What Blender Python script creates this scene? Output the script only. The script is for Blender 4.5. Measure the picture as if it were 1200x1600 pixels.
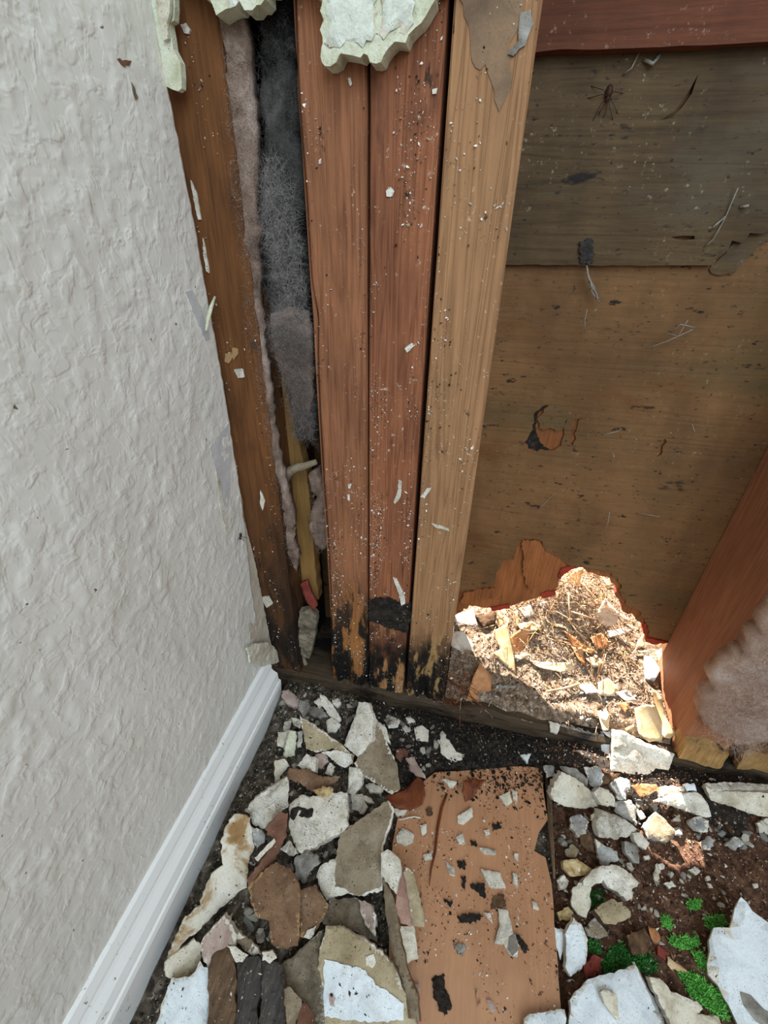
import bpy, math, random
import numpy as np
from mathutils import Vector, Matrix
from mathutils.geometry import delaunay_2d_cdt

random.seed(7); RNG = np.random.default_rng(11)
scene = bpy.context.scene
for o in list(bpy.data.objects): bpy.data.objects.remove(o)
COL = scene.collection

# ------------------------------------------------------------------ camera
FPX = 695.0                                   # focal length in pixels of the 1200x1600 frame
_d = np.array([187., -429., FPX]); _d /= np.linalg.norm(_d)      # depth direction of the place in camera axes
_v = np.array([-25., 1120., FPX]); _v -= _d*(_v@_d); _v /= np.linalg.norm(_v)   # straight down
_x = np.cross(_v, _d)
CAM = np.array([0.0, -0.30, 0.45])            # metres: stud faces are y = 0, floor is z = 0
cam_data = bpy.data.cameras.new('camera'); cam = bpy.data.objects.new('camera', cam_data); COL.objects.link(cam)
cam_data.sensor_fit = 'VERTICAL'; cam_data.sensor_height = 24.0; cam_data.lens = 24.0*FPX/1600.0
cam_data.clip_start = 0.005; cam_data.clip_end = 50
_r = Vector((_x[0], _d[0], -_v[0])); _u = -Vector((_x[1], _d[1], -_v[1])); _b = -Vector((_x[2], _d[2], -_v[2]))
cam.matrix_world = Matrix(((_r.x, _u.x, _b.x, CAM[0]), (_r.y, _u.y, _b.y, CAM[1]), (_r.z, _u.z, _b.z, CAM[2]), (0, 0, 0, 1)))
scene.camera = cam

# ------------------------------------------------------------------ light
world = bpy.data.worlds.new('world'); scene.world = world; world.use_nodes = True
bg = world.node_tree.nodes['Background']; bg.inputs[0].default_value = (1.0, 0.975, 0.94, 1); bg.inputs[1].default_value = 0.52
sun_d = bpy.data.lights.new('sun', 'SUN'); sun = bpy.data.objects.new('sun', sun_d); COL.objects.link(sun)
sun_d.energy = 28.0; sun_d.angle = math.radians(0.6); sun_d.color = (1.0, 0.93, 0.84)
sun.rotation_euler = Vector((0.32, -0.72, -0.58)).to_track_quat('-Z', 'Y').to_euler(); sun.location = (-1, 3, 2)
win_d = bpy.data.lights.new('window_light', 'AREA'); win = bpy.data.objects.new('window_light', win_d); COL.objects.link(win)
win_d.shape = 'RECTANGLE'; win_d.size = 0.9; win_d.size_y = 1.1; win_d.energy = 15.0; win_d.color = (0.67, 0.85, 1.0)
win.location = (0.45, -1.15, 1.15); win.rotation_euler = (Vector((-0.05, -0.1, 0.25))-Vector(win.location)).to_track_quat('-Z', 'Y').to_euler()
scene.view_settings.view_transform = 'Standard'; scene.view_settings.look = 'None'
scene.view_settings.gamma = 1.0; scene.view_settings.use_curve_mapping = False
scene.view_settings.exposure = 0.32

# ------------------------------------------------------------------ pixel -> point on a real plane
def ray(px, py):
    r = np.array([px-600., py-800., FPX]); return np.array([r@_x, r@_d, -(r@_v)])
def WY(px, py, y): r = ray(px, py); return CAM + r*((y-CAM[1])/r[1])
def WZ(px, py, z): r = ray(px, py); return CAM + r*((z-CAM[2])/r[2])
def WX(px, py, x): r = ray(px, py); return CAM + r*((x-CAM[0])/r[0])
def WP(px, py, o, n): r = ray(px, py); return CAM + r*(((o-CAM)@n)/(r@n))
# windows of the photograph in which outlines were measured: (x0, y0, magnification)
A = (350, 980, 3.42857); B = (250, 1200, 3.42857); E = (480, 1200, 3.0); S = (840, 1300, 3.33333)
R = (850, 1100, 3.42857); G = (640, 860, 2.6087); P = (700, 550, 2.4); T1 = (200, 0, 3.0); T2 = (450, 0, 3.0)
T3 = (800, 0, 3.0); T4 = (250, 500, 3.0); T5 = (500, 500, 3.0); L8 = (0, 1000, 2.4); F = (0, 0, 1.0)
def C(w, pts): return [(w[0]+a/w[2], w[1]+b/w[2]) for a, b in pts]

# ------------------------------------------------------------------ noise
def _hash(i, j, k, seed):
    h = (i*374761393 + j*668265263 + k*2147483647 + seed*974634721) & 0xffffffff
    h = ((h ^ (h >> 13))*1274126177) & 0xffffffff
    return ((h ^ (h >> 16)) & 0xffff)/65535.0
def nz(p, freq, seed=0, octv=2):
    p = np.atleast_2d(np.asarray(p, float)); out = np.zeros(len(p)); a = 1.0; tot = 0
    fr = np.asarray(freq, float)
    for o in range(octv):
        q = p*fr*(2**o) + 100.37; i = np.floor(q).astype(np.int64); f = q-i; f = f*f*(3-2*f)
        c = 0
        for dx in (0, 1):
            for dy in (0, 1):
                for dz in (0, 1):
                    w = (f[:, 0] if dx else 1-f[:, 0])*(f[:, 1] if dy else 1-f[:, 1])*(f[:, 2] if dz else 1-f[:, 2])
                    c = c + w*_hash(i[:, 0]+dx, i[:, 1]+dy, i[:, 2]+dz, seed+o)
        out += a*(c*2-1); tot += a; a *= 0.5
    return out/tot
def sstep(a, b, x): t = np.clip((x-a)/(b-a), 0, 1); return t*t*(3-2*t)

# ------------------------------------------------------------------ objects
def tag(o, label=None, cat=None, group=None, kind=None):
    if label: o['label'] = label
    if cat: o['category'] = cat
    if group: o['group'] = group
    if kind: o['kind'] = kind
    return o
def empty(name, loc):
    o = bpy.data.objects.new(name, None); COL.objects.link(o); o.location = loc; o.empty_display_size = 0.02; return o
def mk(name, V, faces, mats, midx=None, parent=None, smooth=False, col=None, loc=None):
    V = np.asarray(V, float)
    if parent is not None:
        root = parent; L = np.array(root.location)
        if root.parent is not None: L = L + np.array(root.parent.location)
        loc = (0, 0, 0)
    else:
        L = np.array(loc) if loc is not None else np.array([(V[:, 0].min()+V[:, 0].max())/2, (V[:, 1].min()+V[:, 1].max())/2, V[:, 2].min()])
        loc = L
    me = bpy.data.meshes.new(name); me.from_pydata((V-L).tolist(), [], [list(map(int, f)) for f in faces])
    for m in mats: me.materials.append(M[m])
    if midx is not None: me.polygons.foreach_set('material_index', np.asarray(midx, np.int32))
    if smooth: me.polygons.foreach_set('use_smooth', np.ones(len(me.polygons), bool))
    if col is not None:
        at = me.color_attributes.new('tint', 'FLOAT_COLOR', 'POINT')
        c4 = np.ones((len(V), 4), np.float32); c4[:, :3] = col; at.data.foreach_set('color', c4.ravel())
    me.update(); o = bpy.data.objects.new(name, me); COL.objects.link(o)
    if parent is not None: o.parent = parent
    o.location = loc
    return o

# ------------------------------------------------------------------ materials (all procedural)
M = {}
def s(r, g, b):
    f = lambda c: (c/255)/12.92 if c <= 10 else ((c/255+0.055)/1.055)**2.4
    return (f(r), f(g), f(b), 1)
class NT:
    def __init__(self, key, name):
        self.m = bpy.data.materials.new(name); self.m.use_nodes = True; M[key] = self.m
        self.t = self.m.node_tree; self.b = self.t.nodes['Principled BSDF']; self.b.inputs['Specular IOR Level'].default_value = 0.25
    def n(self, typ, out=0, props=None, **kw):
        nd = self.t.nodes.new(typ)
        for k, v in (props or {}).items(): setattr(nd, k, v)
        for k, v in kw.items():
            i = int(k[1:]) if k[0] == '_' else k.replace('__', ' ')
            self.put(nd.inputs[i], v)
        return nd.outputs[out]
    def put(self, sock, v):
        if isinstance(v, bpy.types.NodeSocket): self.t.links.new(v, sock)
        else: sock.default_value = v
    def math(self, op, a, b=0.0, clamp=False): return self.n('ShaderNodeMath', props={'operation': op, 'use_clamp': clamp}, _0=a, _1=b)
    def coord(self, scale=(1, 1, 1), world=False, jitter=True):
        c = self.n('ShaderNodeNewGeometry', 0) if world else self.n('ShaderNodeTexCoord', 3)
        if jitter and not world:
            r = self.n('ShaderNodeObjectInfo', 5); r = self.math('MULTIPLY', r, 7.0)
            c = self.n('ShaderNodeVectorMath', props={'operation': 'ADD'}, _0=c, _1=r)
        return self.n('ShaderNodeMapping', _0=c, _3=scale)
    def noise(self, vec, scale, detail=4.0, rough=0.6, dist=0.0):
        return self.n('ShaderNodeTexNoise', Vector=vec, Scale=scale, Detail=detail, Roughness=rough, Distortion=dist)
    def ramp(self, f, stops, interp='LINEAR'):
        nd = self.t.nodes.new('ShaderNodeValToRGB'); cr = nd.color_ramp; cr.interpolation = interp
        while len(cr.elements) < len(stops): cr.elements.new(0.5)
        for e, (p, c) in zip(cr.elements, stops):
            e.position = p; e.color = c if hasattr(c, '__len__') else (c, c, c, 1)
        self.put(nd.inputs[0], f); return nd.outputs[0]
    def mix(self, f, a, b, bt='MIX'):
        nd = self.t.nodes.new('ShaderNodeMix'); nd.data_type = 'RGBA'; nd.blend_type = bt
        self.put(nd.inputs[0], f); self.put(nd.inputs[6], a); self.put(nd.inputs[7], b); return nd.outputs[2]
    def maprange(self, v, a, b): return self.n('ShaderNodeMapRange', props={'interpolation_type': 'SMOOTHSTEP'}, _0=v, _1=a, _2=b)
    def z(self): return self.n('ShaderNodeSeparateXYZ', 2, _0=self.n('ShaderNodeNewGeometry', 0))
    def done(self, col, rough=0.85, bump=None, bs=0.3, bd=0.001, spec=None):
        self.put(self.b.inputs['Base Color'], col); self.put(self.b.inputs['Roughness'], rough)
        if spec is not None: self.b.inputs['Specular IOR Level'].default_value = spec
        if bump is not None: self.put(self.b.inputs['Normal'], self.n('ShaderNodeBump', Strength=bs, Distance=bd, Height=bump))
        return self.m

def mottled(key, name, cols, scale=120, rough=0.9, speck=0.0, speckcol=(40, 34, 28), bs=0.5, bd=0.0008, fine=900, grime=0.0, grimecol=(104, 90, 70)):
    t = NT(key, name); c = t.coord()
    n = t.noise(c, scale, 5, 0.62, 0.4)
    k = len(cols); st = [(0.30+0.40*i/max(1, k-1), s(*q)) for i, q in enumerate(cols)]
    col = t.ramp(n, st)
    fn = t.noise(c, fine, 3, 0.6)
    col = t.mix(0.35, col, t.ramp(fn, [(0.3, 0.55), (0.7, 1.0)]), 'MULTIPLY')
    if grime:
        g1 = t.noise(c, 38, 6, 0.72, 0.6); col = t.mix(t.math('MULTIPLY', t.maprange(g1, 0.50, 0.68), grime), col, s(*grimecol))
        g2 = t.noise(c, 170, 5, 0.7); col = t.mix(t.math('MULTIPLY', t.maprange(g2, 0.55, 0.68), grime*0.8), col, s(*grimecol))
    if speck:
        sp = t.noise(c, 1300, 2, 0.5); sm = t.noise(c, 60, 3, 0.6)
        col = t.mix(t.math('MULTIPLY', t.maprange(sp, 0.69-speck*0.10, 0.73-speck*0.10), t.maprange(sm, 0.38, 0.56)), col, s(*speckcol))
    t.done(col, rough, t.math('ADD', n, t.math('MULTIPLY', fn, 0.5)), bs, bd)
def wood(key, name, light, dark, axis=2, ring=75, stain=None, rot=None, rough=0.75, ringamt=0.55, fib=0.5, spec=0.25, dirt=0.35, dust=None):
    t = NT(key, name)
    sc = [1.0, 1.0, 1.0]; sc[axis] = 0.05; c = t.coord(sc)
    rg = t.noise(c, ring, 2, 0.45, 0.6)
    bands = t.ramp(rg, [(0.26, 1.0), (0.33, 0.1), (0.36, 0.85), (0.43, 1.0), (0.47, 0.15), (0.50, 0.9), (0.56, 1.0), (0.60, 0.1), (0.63, 0.85), (0.70, 1.0), (0.73, 0.3), (0.77, 1.0)])
    fb = t.noise(c, 520, 4, 0.7)
    col = t.mix(t.math('MULTIPLY', t.math('SUBTRACT', 1.0, bands), ringamt), s(*light), s(*dark))
    col = t.mix(fib, col, t.ramp(fb, [(0.3, s(*dark)), (0.62, s(*light))]))
    c2 = t.coord((1, 1, 0.5))
    big = t.noise(c2, 22, 4, 0.6); col = t.mix(dirt, col, t.ramp(big, [(0.35, 0.35), (0.62, 1.0)]), 'MULTIPLY')
    if stain:                                                 # dark damp stain and mould with its own blotchy outline
        for (sc_, lo, hi, cc) in stain:
            sn = t.noise(t.coord((1, 1, 0.35) if axis == 2 else ((0.45, 1, 1) if axis == 0 else (1, 0.45, 1))), sc_, 5, 0.65); col = t.mix(t.maprange(sn, lo, hi), col, s(*cc))
    bmp = t.math('ADD', t.math('MULTIPLY', bands, 0.6), fb)
    if rot:                                                   # rotten foot: black mould, bare yellow fibres
        z0, z1, fibc = rot
        wn = t.noise(t.coord((1, 1, 0.5), world=True), 38, 5, 0.65)
        zz = t.math('ADD', t.z(), t.math('MULTIPLY', t.math('SUBTRACT', wn, 0.5), -0.16))
        f = t.maprange(zz, z1, z0)
        pn = t.noise(t.coord((1, 1, 0.28), world=True), 60, 4, 0.6)
        rc = t.ramp(pn, [(0.42, s(18, 15, 12)), (0.51, s(38, 30, 22)), (0.56, s(*fibc)), (0.66, s(fibc[0]*1.1, fibc[1]*1.1, fibc[2]*1.15))])
        rc = t.mix(0.6, rc, t.ramp(fb, [(0.3, 0.25), (0.6, 1.0)]), 'MULTIPLY')
        col = t.mix(f, col, rc); bmp = t.math('ADD', bmp, t.math('MULTIPLY', pn, t.math('MULTIPLY', f, 3.0)))
    if dust:
        dn = t.noise(t.coord(), 260, 4, 0.7); dm = t.noise(t.coord(), 30, 3, 0.6)
        col = t.mix(t.math('MULTIPLY', t.maprange(dn, 0.60, 0.72), t.maprange(dm, 0.42, 0.62)), col, s(*dust))
    t.done(col, rough, bmp, 0.55, 0.0006, spec)

# painted textured wall
t = NT('wallpaint', 'white textured wall paint')
c = t.coord(jitter=False); n1 = t.noise(c, 14, 3, 0.5); n2 = t.noise(c, 330, 4, 0.6); n3 = t.noise(c, 110, 3, 0.55, 0.8)
col = t.ramp(n1, [(0.3, s(214, 209, 199)), (0.7, s(228, 224, 215))])
dm = t.maprange(t.noise(c, 190, 2, 0.5), 0.745, 0.76); col = t.mix(dm, col, s(120, 100, 80))
kn = t.maprange(t.noise(c, 150, 2, 0.5, 0.35), 0.47, 0.66); kw = t.maprange(t.noise(c, 64, 3, 0.55, 0.5), 0.50, 0.62)
t.done(col, 0.5, t.math('ADD', t.math('ADD', t.math('MULTIPLY', kn, 0.5), t.math('MULTIPLY', kw, 0.7)), t.math('MULTIPLY', n2, 0.25)), 0.36, 0.0010, 0.35)
t = NT('basepaint', 'glossy white trim paint')
c = t.coord(jitter=False); dd = t.noise(c, 300, 3, 0.6); dl = t.noise(c, 12, 2, 0.5)
col = t.mix(t.math('MULTIPLY', t.maprange(dd, 0.62, 0.72), t.maprange(dl, 0.40, 0.60)), s(232, 230, 226), s(120, 108, 92))
t.done(col, 0.35, dd, 0.08, 0.0004, 0.45)
mottled('gyp', 'white gypsum', [(190, 178, 158), (220, 211, 194), (236, 230, 217)], 90, 0.95, 0.7, grime=0.45, bs=0.8)
mottled('gypdirty', 'dusty gypsum', [(120, 106, 88), (196, 188, 172), (218, 212, 200)], 70, 0.95, 0.9, grime=0.75, bs=0.9)
mottled('cream', 'cream board paper', [(176, 160, 130), (214, 204, 182), (224, 217, 200)], 60, 0.9, 0.4, grime=0.35)
mottled('creambrown', 'cream paint with brown stains', [(226, 218, 203), (224, 216, 200), (216, 206, 186), (158, 124, 80), (138, 104, 62)], 34, 0.8, 0.1, bs=0.2)
mottled('bluewhite', 'cool white painted face', [(206, 212, 214), (226, 231, 232), (232, 236, 237)], 40, 0.7, 0.3, bs=0.3, grime=0.22)
mottled('grey', 'grey dusty plaster', [(92, 86, 78), (142, 136, 126), (178, 173, 164)], 80, 0.95, 0.6, grime=0.5, bs=0.9)
mottled('bluegrey', 'blue grey plaster', [(118, 117, 113), (160, 158, 153), (186, 185, 181)], 80, 0.9, 0.5, grime=0.5, bs=0.8)
mottled('tan', 'tan board paper', [(138, 120, 92), (170, 153, 121), (188, 173, 143)], 45, 0.9, 0.5, bs=0.5, grime=0.5)
mottled('olive', 'olive brown board paper', [(106, 91, 72), (138, 121, 98), (156, 141, 118)], 50, 0.92, 0.8, bs=0.6, grime=0.4, grimecol=(176, 164, 144))
mottled('kraft', 'damp brown kraft paper', [(88, 64, 46), (122, 92, 68), (140, 108, 82)], 60, 0.92, 0.6, grime=0.35, grimecol=(160, 140, 116), bs=0.7)
mottled('kraftlight', 'light brown kraft paper', [(150, 116, 78), (172, 138, 98)], 60, 0.9, 0.2, bs=0.2)
mottled('redbrown', 'reddish brown paper', [(84, 56, 43), (114, 78, 60), (130, 96, 76)], 60, 0.85, 0.2)
mottled('pinkgrey', 'pinkish grey plaster', [(140, 116, 104), (176, 154, 142), (196, 178, 168)], 60, 0.95, 0.3)
mottled('pink', 'pink stained paper', [(140, 104, 90), (168, 130, 114), (190, 162, 144)], 60, 0.85, 0.1)
mottled('dust', 'grey brown dust', [(84, 74, 60), (118, 106, 88), (146, 134, 114)], 90, 0.98, 0.6)
mottled('blackdirt', 'wet black dirt', [(16, 13, 11), (40, 33, 27), (66, 56, 46)], 220, 0.8, 0.0, bs=1.0, bd=0.0015)
mottled('clod', 'brown clod', [(58, 42, 30), (92, 68, 48), (120, 92, 66)], 160, 0.95, 0.3, bs=0.9)
mottled('yellowrock', 'yellow crumbly stone', [(120, 92, 54), (186, 160, 112), (212, 190, 146)], 160, 0.95, 0.3, bs=0.9)
mottled('brick', 'dull red shard', [(110, 46, 38), (142, 66, 54)], 90, 0.9, 0.2)
mottled('leafpale', 'pale dry leaf', [(176, 138, 96), (206, 172, 128), (222, 196, 158)], 60, 0.65, 0.1, bs=0.25)
mottled('leaforange', 'orange brown dry leaf', [(150, 94, 56), (184, 126, 80), (204, 152, 106)], 60, 0.6, 0.1, bs=0.25)
mottled('leafdark', 'dark brown leaf', [(74, 34, 16), (112, 56, 28), (134, 74, 40)], 60, 0.5, 0.1, bs=0.25)
mottled('leafgrey', 'bleached grey leaf', [(160, 140, 120), (196, 182, 164), (214, 204, 190)], 60, 0.8, 0.1, bs=0.25)
mottled('cream2', 'pale greenish torn plaster', [(180, 178, 142), (214, 213, 186), (226, 226, 206)], 110, 0.92, 0.3, bs=0.8)
mottled('board', 'plaster layer under wall paint', [(188, 174, 154), (206, 194, 176)], 60, 0.95, 0.3)
mottled('lavender', 'pale grey skim layer', [(196, 192, 190), (208, 205, 203)], 40, 0.85, 0.05, bs=0.15)
mottled('batt', 'mouldy black insulation', [(12, 12, 11), (34, 33, 31), (92, 88, 84), (160, 152, 146)], 26, 1.0, 0.0, bs=1.0, bd=0.004)
mottled('pinkwool', 'pinkish grey fibreglass wool', [(84, 70, 60), (148, 124, 108), (196, 174, 160)], 60, 1.0, 0.2, bs=1.0, bd=0.003)
mottled('brownwool', 'brownish pink fibreglass wool', [(166, 130, 110), (206, 174, 154), (236, 218, 204)], 30, 1.0, 0.1, bs=1.0, bd=0.003)
mottled('iron', 'black grimy nail plate', [(30, 26, 23), (58, 50, 44)], 200, 0.6, 0.0)
mottled('insect', 'brown insect shell', [(40, 24, 12), (70, 40, 20)], 400, 0.5, 0.0)
mottled('web', 'dusty cobweb', [(120, 112, 100), (160, 152, 140)], 300, 0.9, 0.0)
mottled('subfloor', 'dark damp subfloor', [(30, 24, 19), (56, 46, 37), (84, 72, 58)], 40, 0.95, 0.4)
mottled('soilA', 'dark debris dirt', [(30, 25, 20), (60, 52, 43), (98, 88, 75), (138, 127, 112)], 160, 0.95, 0.2, bs=1.0, bd=0.002)
mottled('soilB', 'brown loose soil', [(44, 29, 20), (90, 62, 46), (126, 94, 72)], 190, 0.97, 0.2, bs=1.0, bd=0.002)
mottled('soilC', 'dry litter soil', [(70, 54, 42), (130, 108, 88), (184, 164, 142)], 190, 0.97, 0.2, bs=1.0, bd=0.002)
for key, nm, rgh in (('tint', 'loose grains', 0.95), ('tintsoft', 'fine fibres', 1.0)):
    t = NT(key, nm); a = t.t.nodes.new('ShaderNodeVertexColor'); a.layer_name = 'tint'; t.done(a.outputs[0], rgh)
wood('s1', 'dark brown stud wood', (124, 78, 40), (58, 34, 17), 2, 60, stain=[(14, 0.50, 0.70, (64, 38, 20)), (60, 0.60, 0.70, (40, 26, 16))], rot=(0.04, 0.34, (78, 50, 28)), ringamt=0.35)
wood('s2', 'red brown stud wood', (158, 104, 71), (90, 51, 33), 2, 95, rot=(0.10, 0.21, (150, 98, 52)), ringamt=0.75, dirt=0.5, stain=[(26, 0.58, 0.72, (84, 50, 34)), (110, 0.64, 0.70, (60, 40, 28))], dust=(210, 196, 176))
wood('s3', 'red brown ringed stud wood', (160, 101, 68), (88, 46, 30), 2, 110, rot=(0.085, 0.15, (164, 118, 74)), ringamt=0.95, dirt=0.45, stain=[(26, 0.60, 0.74, (90, 52, 36)), (110, 0.65, 0.71, (60, 40, 28))], dust=(210, 196, 176))
wood('s4', 'pale tan stud wood', (172, 128, 89), (112, 76, 48), 2, 95, rot=(0.085, 0.155, (160, 126, 80)), ringamt=0.8, fib=0.35, dirt=0.25, stain=[(120, 0.67, 0.71, (70, 50, 36))], dust=(206, 186, 158))
wood('s5', 'orange brown stud wood', (170, 114, 82), (120, 72, 48), 2, 60, rot=(0.0, 0.03, (180, 140, 80)), ringamt=0.35)
wood('strip', 'tan wooden strip', (158, 118, 66), (108, 74, 38), 2, 60, ringamt=0.3)
wood('yellowrot', 'yellow rotten wood', (184, 144, 90), (112, 80, 46), 2, 70, ringamt=0.4, stain=[(50, 0.55, 0.66, (50, 38, 26))])
wood('sheath', 'old plywood face', (127, 91, 56), (83, 56, 32), 0, 30, stain=[(7, 0.50, 0.68, (88, 72, 44)), (110, 0.62, 0.68, (34, 27, 20)), (16, 0.54, 0.72, (104, 66, 34)), (40, 0.64, 0.72, (50, 38, 24)), (420, 0.60, 0.70, (52, 40, 26))], ringamt=0.2, fib=0.3, dirt=0.55, dust=(140, 118, 88))
wood('sheathup', 'old grey brown board', (96, 75, 49), (54, 40, 25), 0, 40, stain=[(60, 0.62, 0.70, (34, 28, 22)), (12, 0.5, 0.72, (88, 77, 60)), (420, 0.60, 0.70, (40, 32, 22))], ringamt=0.45, fib=0.5, dirt=0.55, dust=(146, 132, 110))
wood('ply', 'bare orange plywood core', (160, 98, 54), (100, 56, 30), 2, 60, ringamt=0.5, dirt=0.6, stain=[(60, 0.58, 0.68, (56, 34, 20))])
wood('topboard', 'red brown blocking wood', (116, 66, 42), (64, 34, 22), 0, 40, ringamt=0.4, dirt=0.5, dust=(140, 116, 96), stain=[(16, 0.56, 0.7, (60, 34, 24))])
wood('sill', 'rotten dark sill wood', (82, 66, 48), (28, 22, 17), 0, 60, ringamt=0.5, stain=[(30, 0.5, 0.62, (20, 17, 14))], dirt=0.6)
wood('darkrot', 'dark rotten wood', (118, 92, 68), (44, 33, 25), 1, 60, ringamt=0.6, stain=[(30, 0.57, 0.68, (28, 23, 20))], dust=(170, 158, 140))
wood('charred', 'blackened wood', (84, 76, 70), (20, 18, 18), 1, 80, ringamt=0.7, dust=(178, 166, 150))
wood('plank', 'orange laminate plank', (188, 138, 102), (160, 112, 80), 1, 40, ringamt=0.25, fib=0.3, dirt=0.25, rough=0.24, spec=0.6, stain=[(14, 0.52, 0.74, (150, 100, 68)), (46, 0.64, 0.71, (62, 42, 28)), (150, 0.68, 0.72, (58, 40, 28))])
mottled('paperwhite', 'torn white face paper', [(200, 202, 184), (226, 228, 214), (236, 238, 228)], 60, 0.9, 0.2, bs=0.8, grime=0.12)
mottled('stainbrown', 'grey brown water stain', [(112, 90, 72), (136, 110, 86), (158, 126, 96)], 40, 0.85, 0.2, bs=0.3)
mottled('redfringe', 'painted red light fringe', [(130, 40, 24), (164, 62, 42)], 90, 0.8, 0.0)  # red fringe of sunlight at the hole, put into the colour

# ------------------------------------------------------------------ shape builders
def inside(pts, poly):
    x, y = pts[:, 0], pts[:, 1]; r = np.zeros(len(pts), bool); q = np.asarray(poly); j = len(q)-1
    for i in range(len(q)):
        c = (q[i, 1] > y) != (q[j, 1] > y)
        with np.errstate(divide='ignore', invalid='ignore'):
            r ^= c & (x < (q[j, 0]-q[i, 0])*(y-q[i, 1])/(q[j, 1]-q[i, 1]+1e-30)+q[i, 0])
        j = i
    return r
def ragged(poly, res, jag, seed):
    out = []; rg = np.random.default_rng(seed); n = len(poly)
    for i in range(n):
        a = np.array(poly[i], float); b = np.array(poly[(i+1) % n], float); L = np.linalg.norm(b-a)
        k = max(1, int(round(L/res))); nrm = np.array([-(b-a)[1], (b-a)[0]])/(L+1e-12)
        for q in range(k):
            p = a+(b-a)*(q/k)
            if jag: p = p + nrm*rg.uniform(-1, 1)*jag*(0.5 if q == 0 else 1.0) + (b-a)/k*rg.uniform(-.25, .25)*(0 if q == 0 else 1)
            out.append(p)
    return out
def slab(name, frame, bound, thick, mats, holes=(), res=0.004, amp=0.0003, jag=0.0006, seed=1, bend=None, parent=None, smooth=False, taper=0.0, bottom_amp=None, rim=0.0):
    """a broken sheet: ragged outline, uneven face, real thickness; mats = face, edge, back"""
    o, U, V_, n = [np.asarray(q, float) for q in frame]
    bd = ragged(bound, res, jag, seed); hl = [ragged(h, res, jag, seed+5+i) for i, h in enumerate(holes)]
    ba = np.array(bd); lo, hi = ba.min(0), ba.max(0); rg = np.random.default_rng(seed+3)
    gx = np.arange(lo[0]+res/2, hi[0], res); gy = np.arange(lo[1]+res/2, hi[1], res)
    inner = np.zeros((0, 2))
    if len(gx) and len(gy):
        g = np.stack(np.meshgrid(gx, gy), -1).reshape(-1, 2); g = g + rg.uniform(-.3, .3, g.shape)*res
        k = inside(g, ba)
        for h in hl: k &= ~inside(g, h)
        allb = np.vstack([ba]+[np.array(h) for h in hl]); g = g[k]
        if len(g):
            d = np.min([np.hypot(g[:, 0]-p[0], g[:, 1]-p[1]) for p in allb], 0); inner = g[d > res*0.45]
    co = [Vector(p) for p in bd]; ed = [(i, (i+1) % len(bd)) for i in range(len(bd))]
    for h in hl:
        b0 = len(co); co += [Vector(p) for p in h]; ed += [(b0+i, b0+(i+1) % len(h)) for i in range(len(h))]
    nb = len(co); co += [Vector(p) for p in inner]
    v2, e2, f2, *_ = delaunay_2d_cdt(co, ed, [], 0, 1e-7)
    v2 = np.array([[q.x, q.y] for q in v2]); f2 = np.array([f for f in f2 if len(f) == 3])
    ce = v2[f2].mean(1); k = inside(ce, ba)
    for h in hl: k &= ~inside(ce, h)
    f2 = f2[k]
    a, b, c_ = v2[f2[:, 0]], v2[f2[:, 1]], v2[f2[:, 2]]
    ar = (b[:, 0]-a[:, 0])*(c_[:, 1]-a[:, 1])-(b[:, 1]-a[:, 1])*(c_[:, 0]-a[:, 0])
    f2[ar < 0] = f2[ar < 0][:, ::-1]
    cnt = {}
    for f in f2:
        for i in range(3): cnt[(f[i], f[(i+1) % 3])] = 1
    border = [e for e in cnt if (e[1], e[0]) not in cnt]; bset = set(i for e in border for i in e)
    N = len(v2); p3 = np.c_[v2, np.zeros(N)]
    disp = amp*nz(p3, 1/(res*2.2), seed, 2) + (amp*1.6*nz(p3, 55, seed+2, 2) if rim else 0)
    if rim:
        seg = np.array([[v2[i], v2[j]] for i, j in border]); bp_ = np.vstack([seg[:, 0], seg.mean(1)])
        db = np.sqrt(((v2[:, None]-bp_[None])**2).sum(-1)).min(1)
        disp = disp - rim*.75*np.exp(-db/(rim*.8))*(1+.9*nz(p3, 420, seed+4, 2))
        rimw = rim*(.1+2.6*nz(p3, 70, seed+6, 3))
        rimf = db < rimw
    if bend is not None: disp = disp + bend(v2[:, 0], v2[:, 1])
    base = o + v2[:, :1]*U + v2[:, 1:]*V_
    top = base + disp[:, None]*n
    d2 = bend(v2[:, 0], v2[:, 1]) if bend is not None else np.zeros(N)
    th = thick*(1+ (bottom_amp if bottom_amp is not None else 0.15)*nz(p3, 1/(res*3), seed+9, 1))
    bot2 = v2 + (v2.mean(0)-v2)*taper
    bot = o + bot2[:, :1]*U + bot2[:, 1:]*V_ + (d2-th)[:, None]*n
    Vv = np.vstack([top, bot]); fs = [tuple(f) for f in f2]+[tuple(i+N for i in f[::-1]) for f in f2]
    mi = [0]*len(f2)+[2]*len(f2)
    if rim: mi = [1 if rimf[f].sum() >= 2 else 0 for f in f2]+[2]*len(f2)
    flip = np.dot(np.cross(U, V_), n) < 0
    for (i, j) in border: fs.append((i, i+N, j+N, j)); mi.append(1)
    if flip: fs = [f[::-1] for f in fs]
    if isinstance(mats, str): mats = (mats,)*3
    return mk(name, Vv, fs, mats, mi, parent, smooth)
XH, YH, ZH = np.array([1., 0, 0]), np.array([0., 1, 0]), np.array([0., 0, 1])
def fY(y): return (np.array([0, y, 0]), XH, ZH, -YH)           # faces the room
def fX(x): return (np.array([x, 0, 0]), -YH, ZH, XH)           # on the left wall: u = -y, faces +x
def pY(w, pts, y): return [(q[0], q[2]) for q in (WY(a, b, y) for a, b in C(w, pts))]
def pX(w, pts, x): return [(-q[1], q[2]) for q in (WX(a, b, x) for a, b in C(w, pts))]

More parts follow.
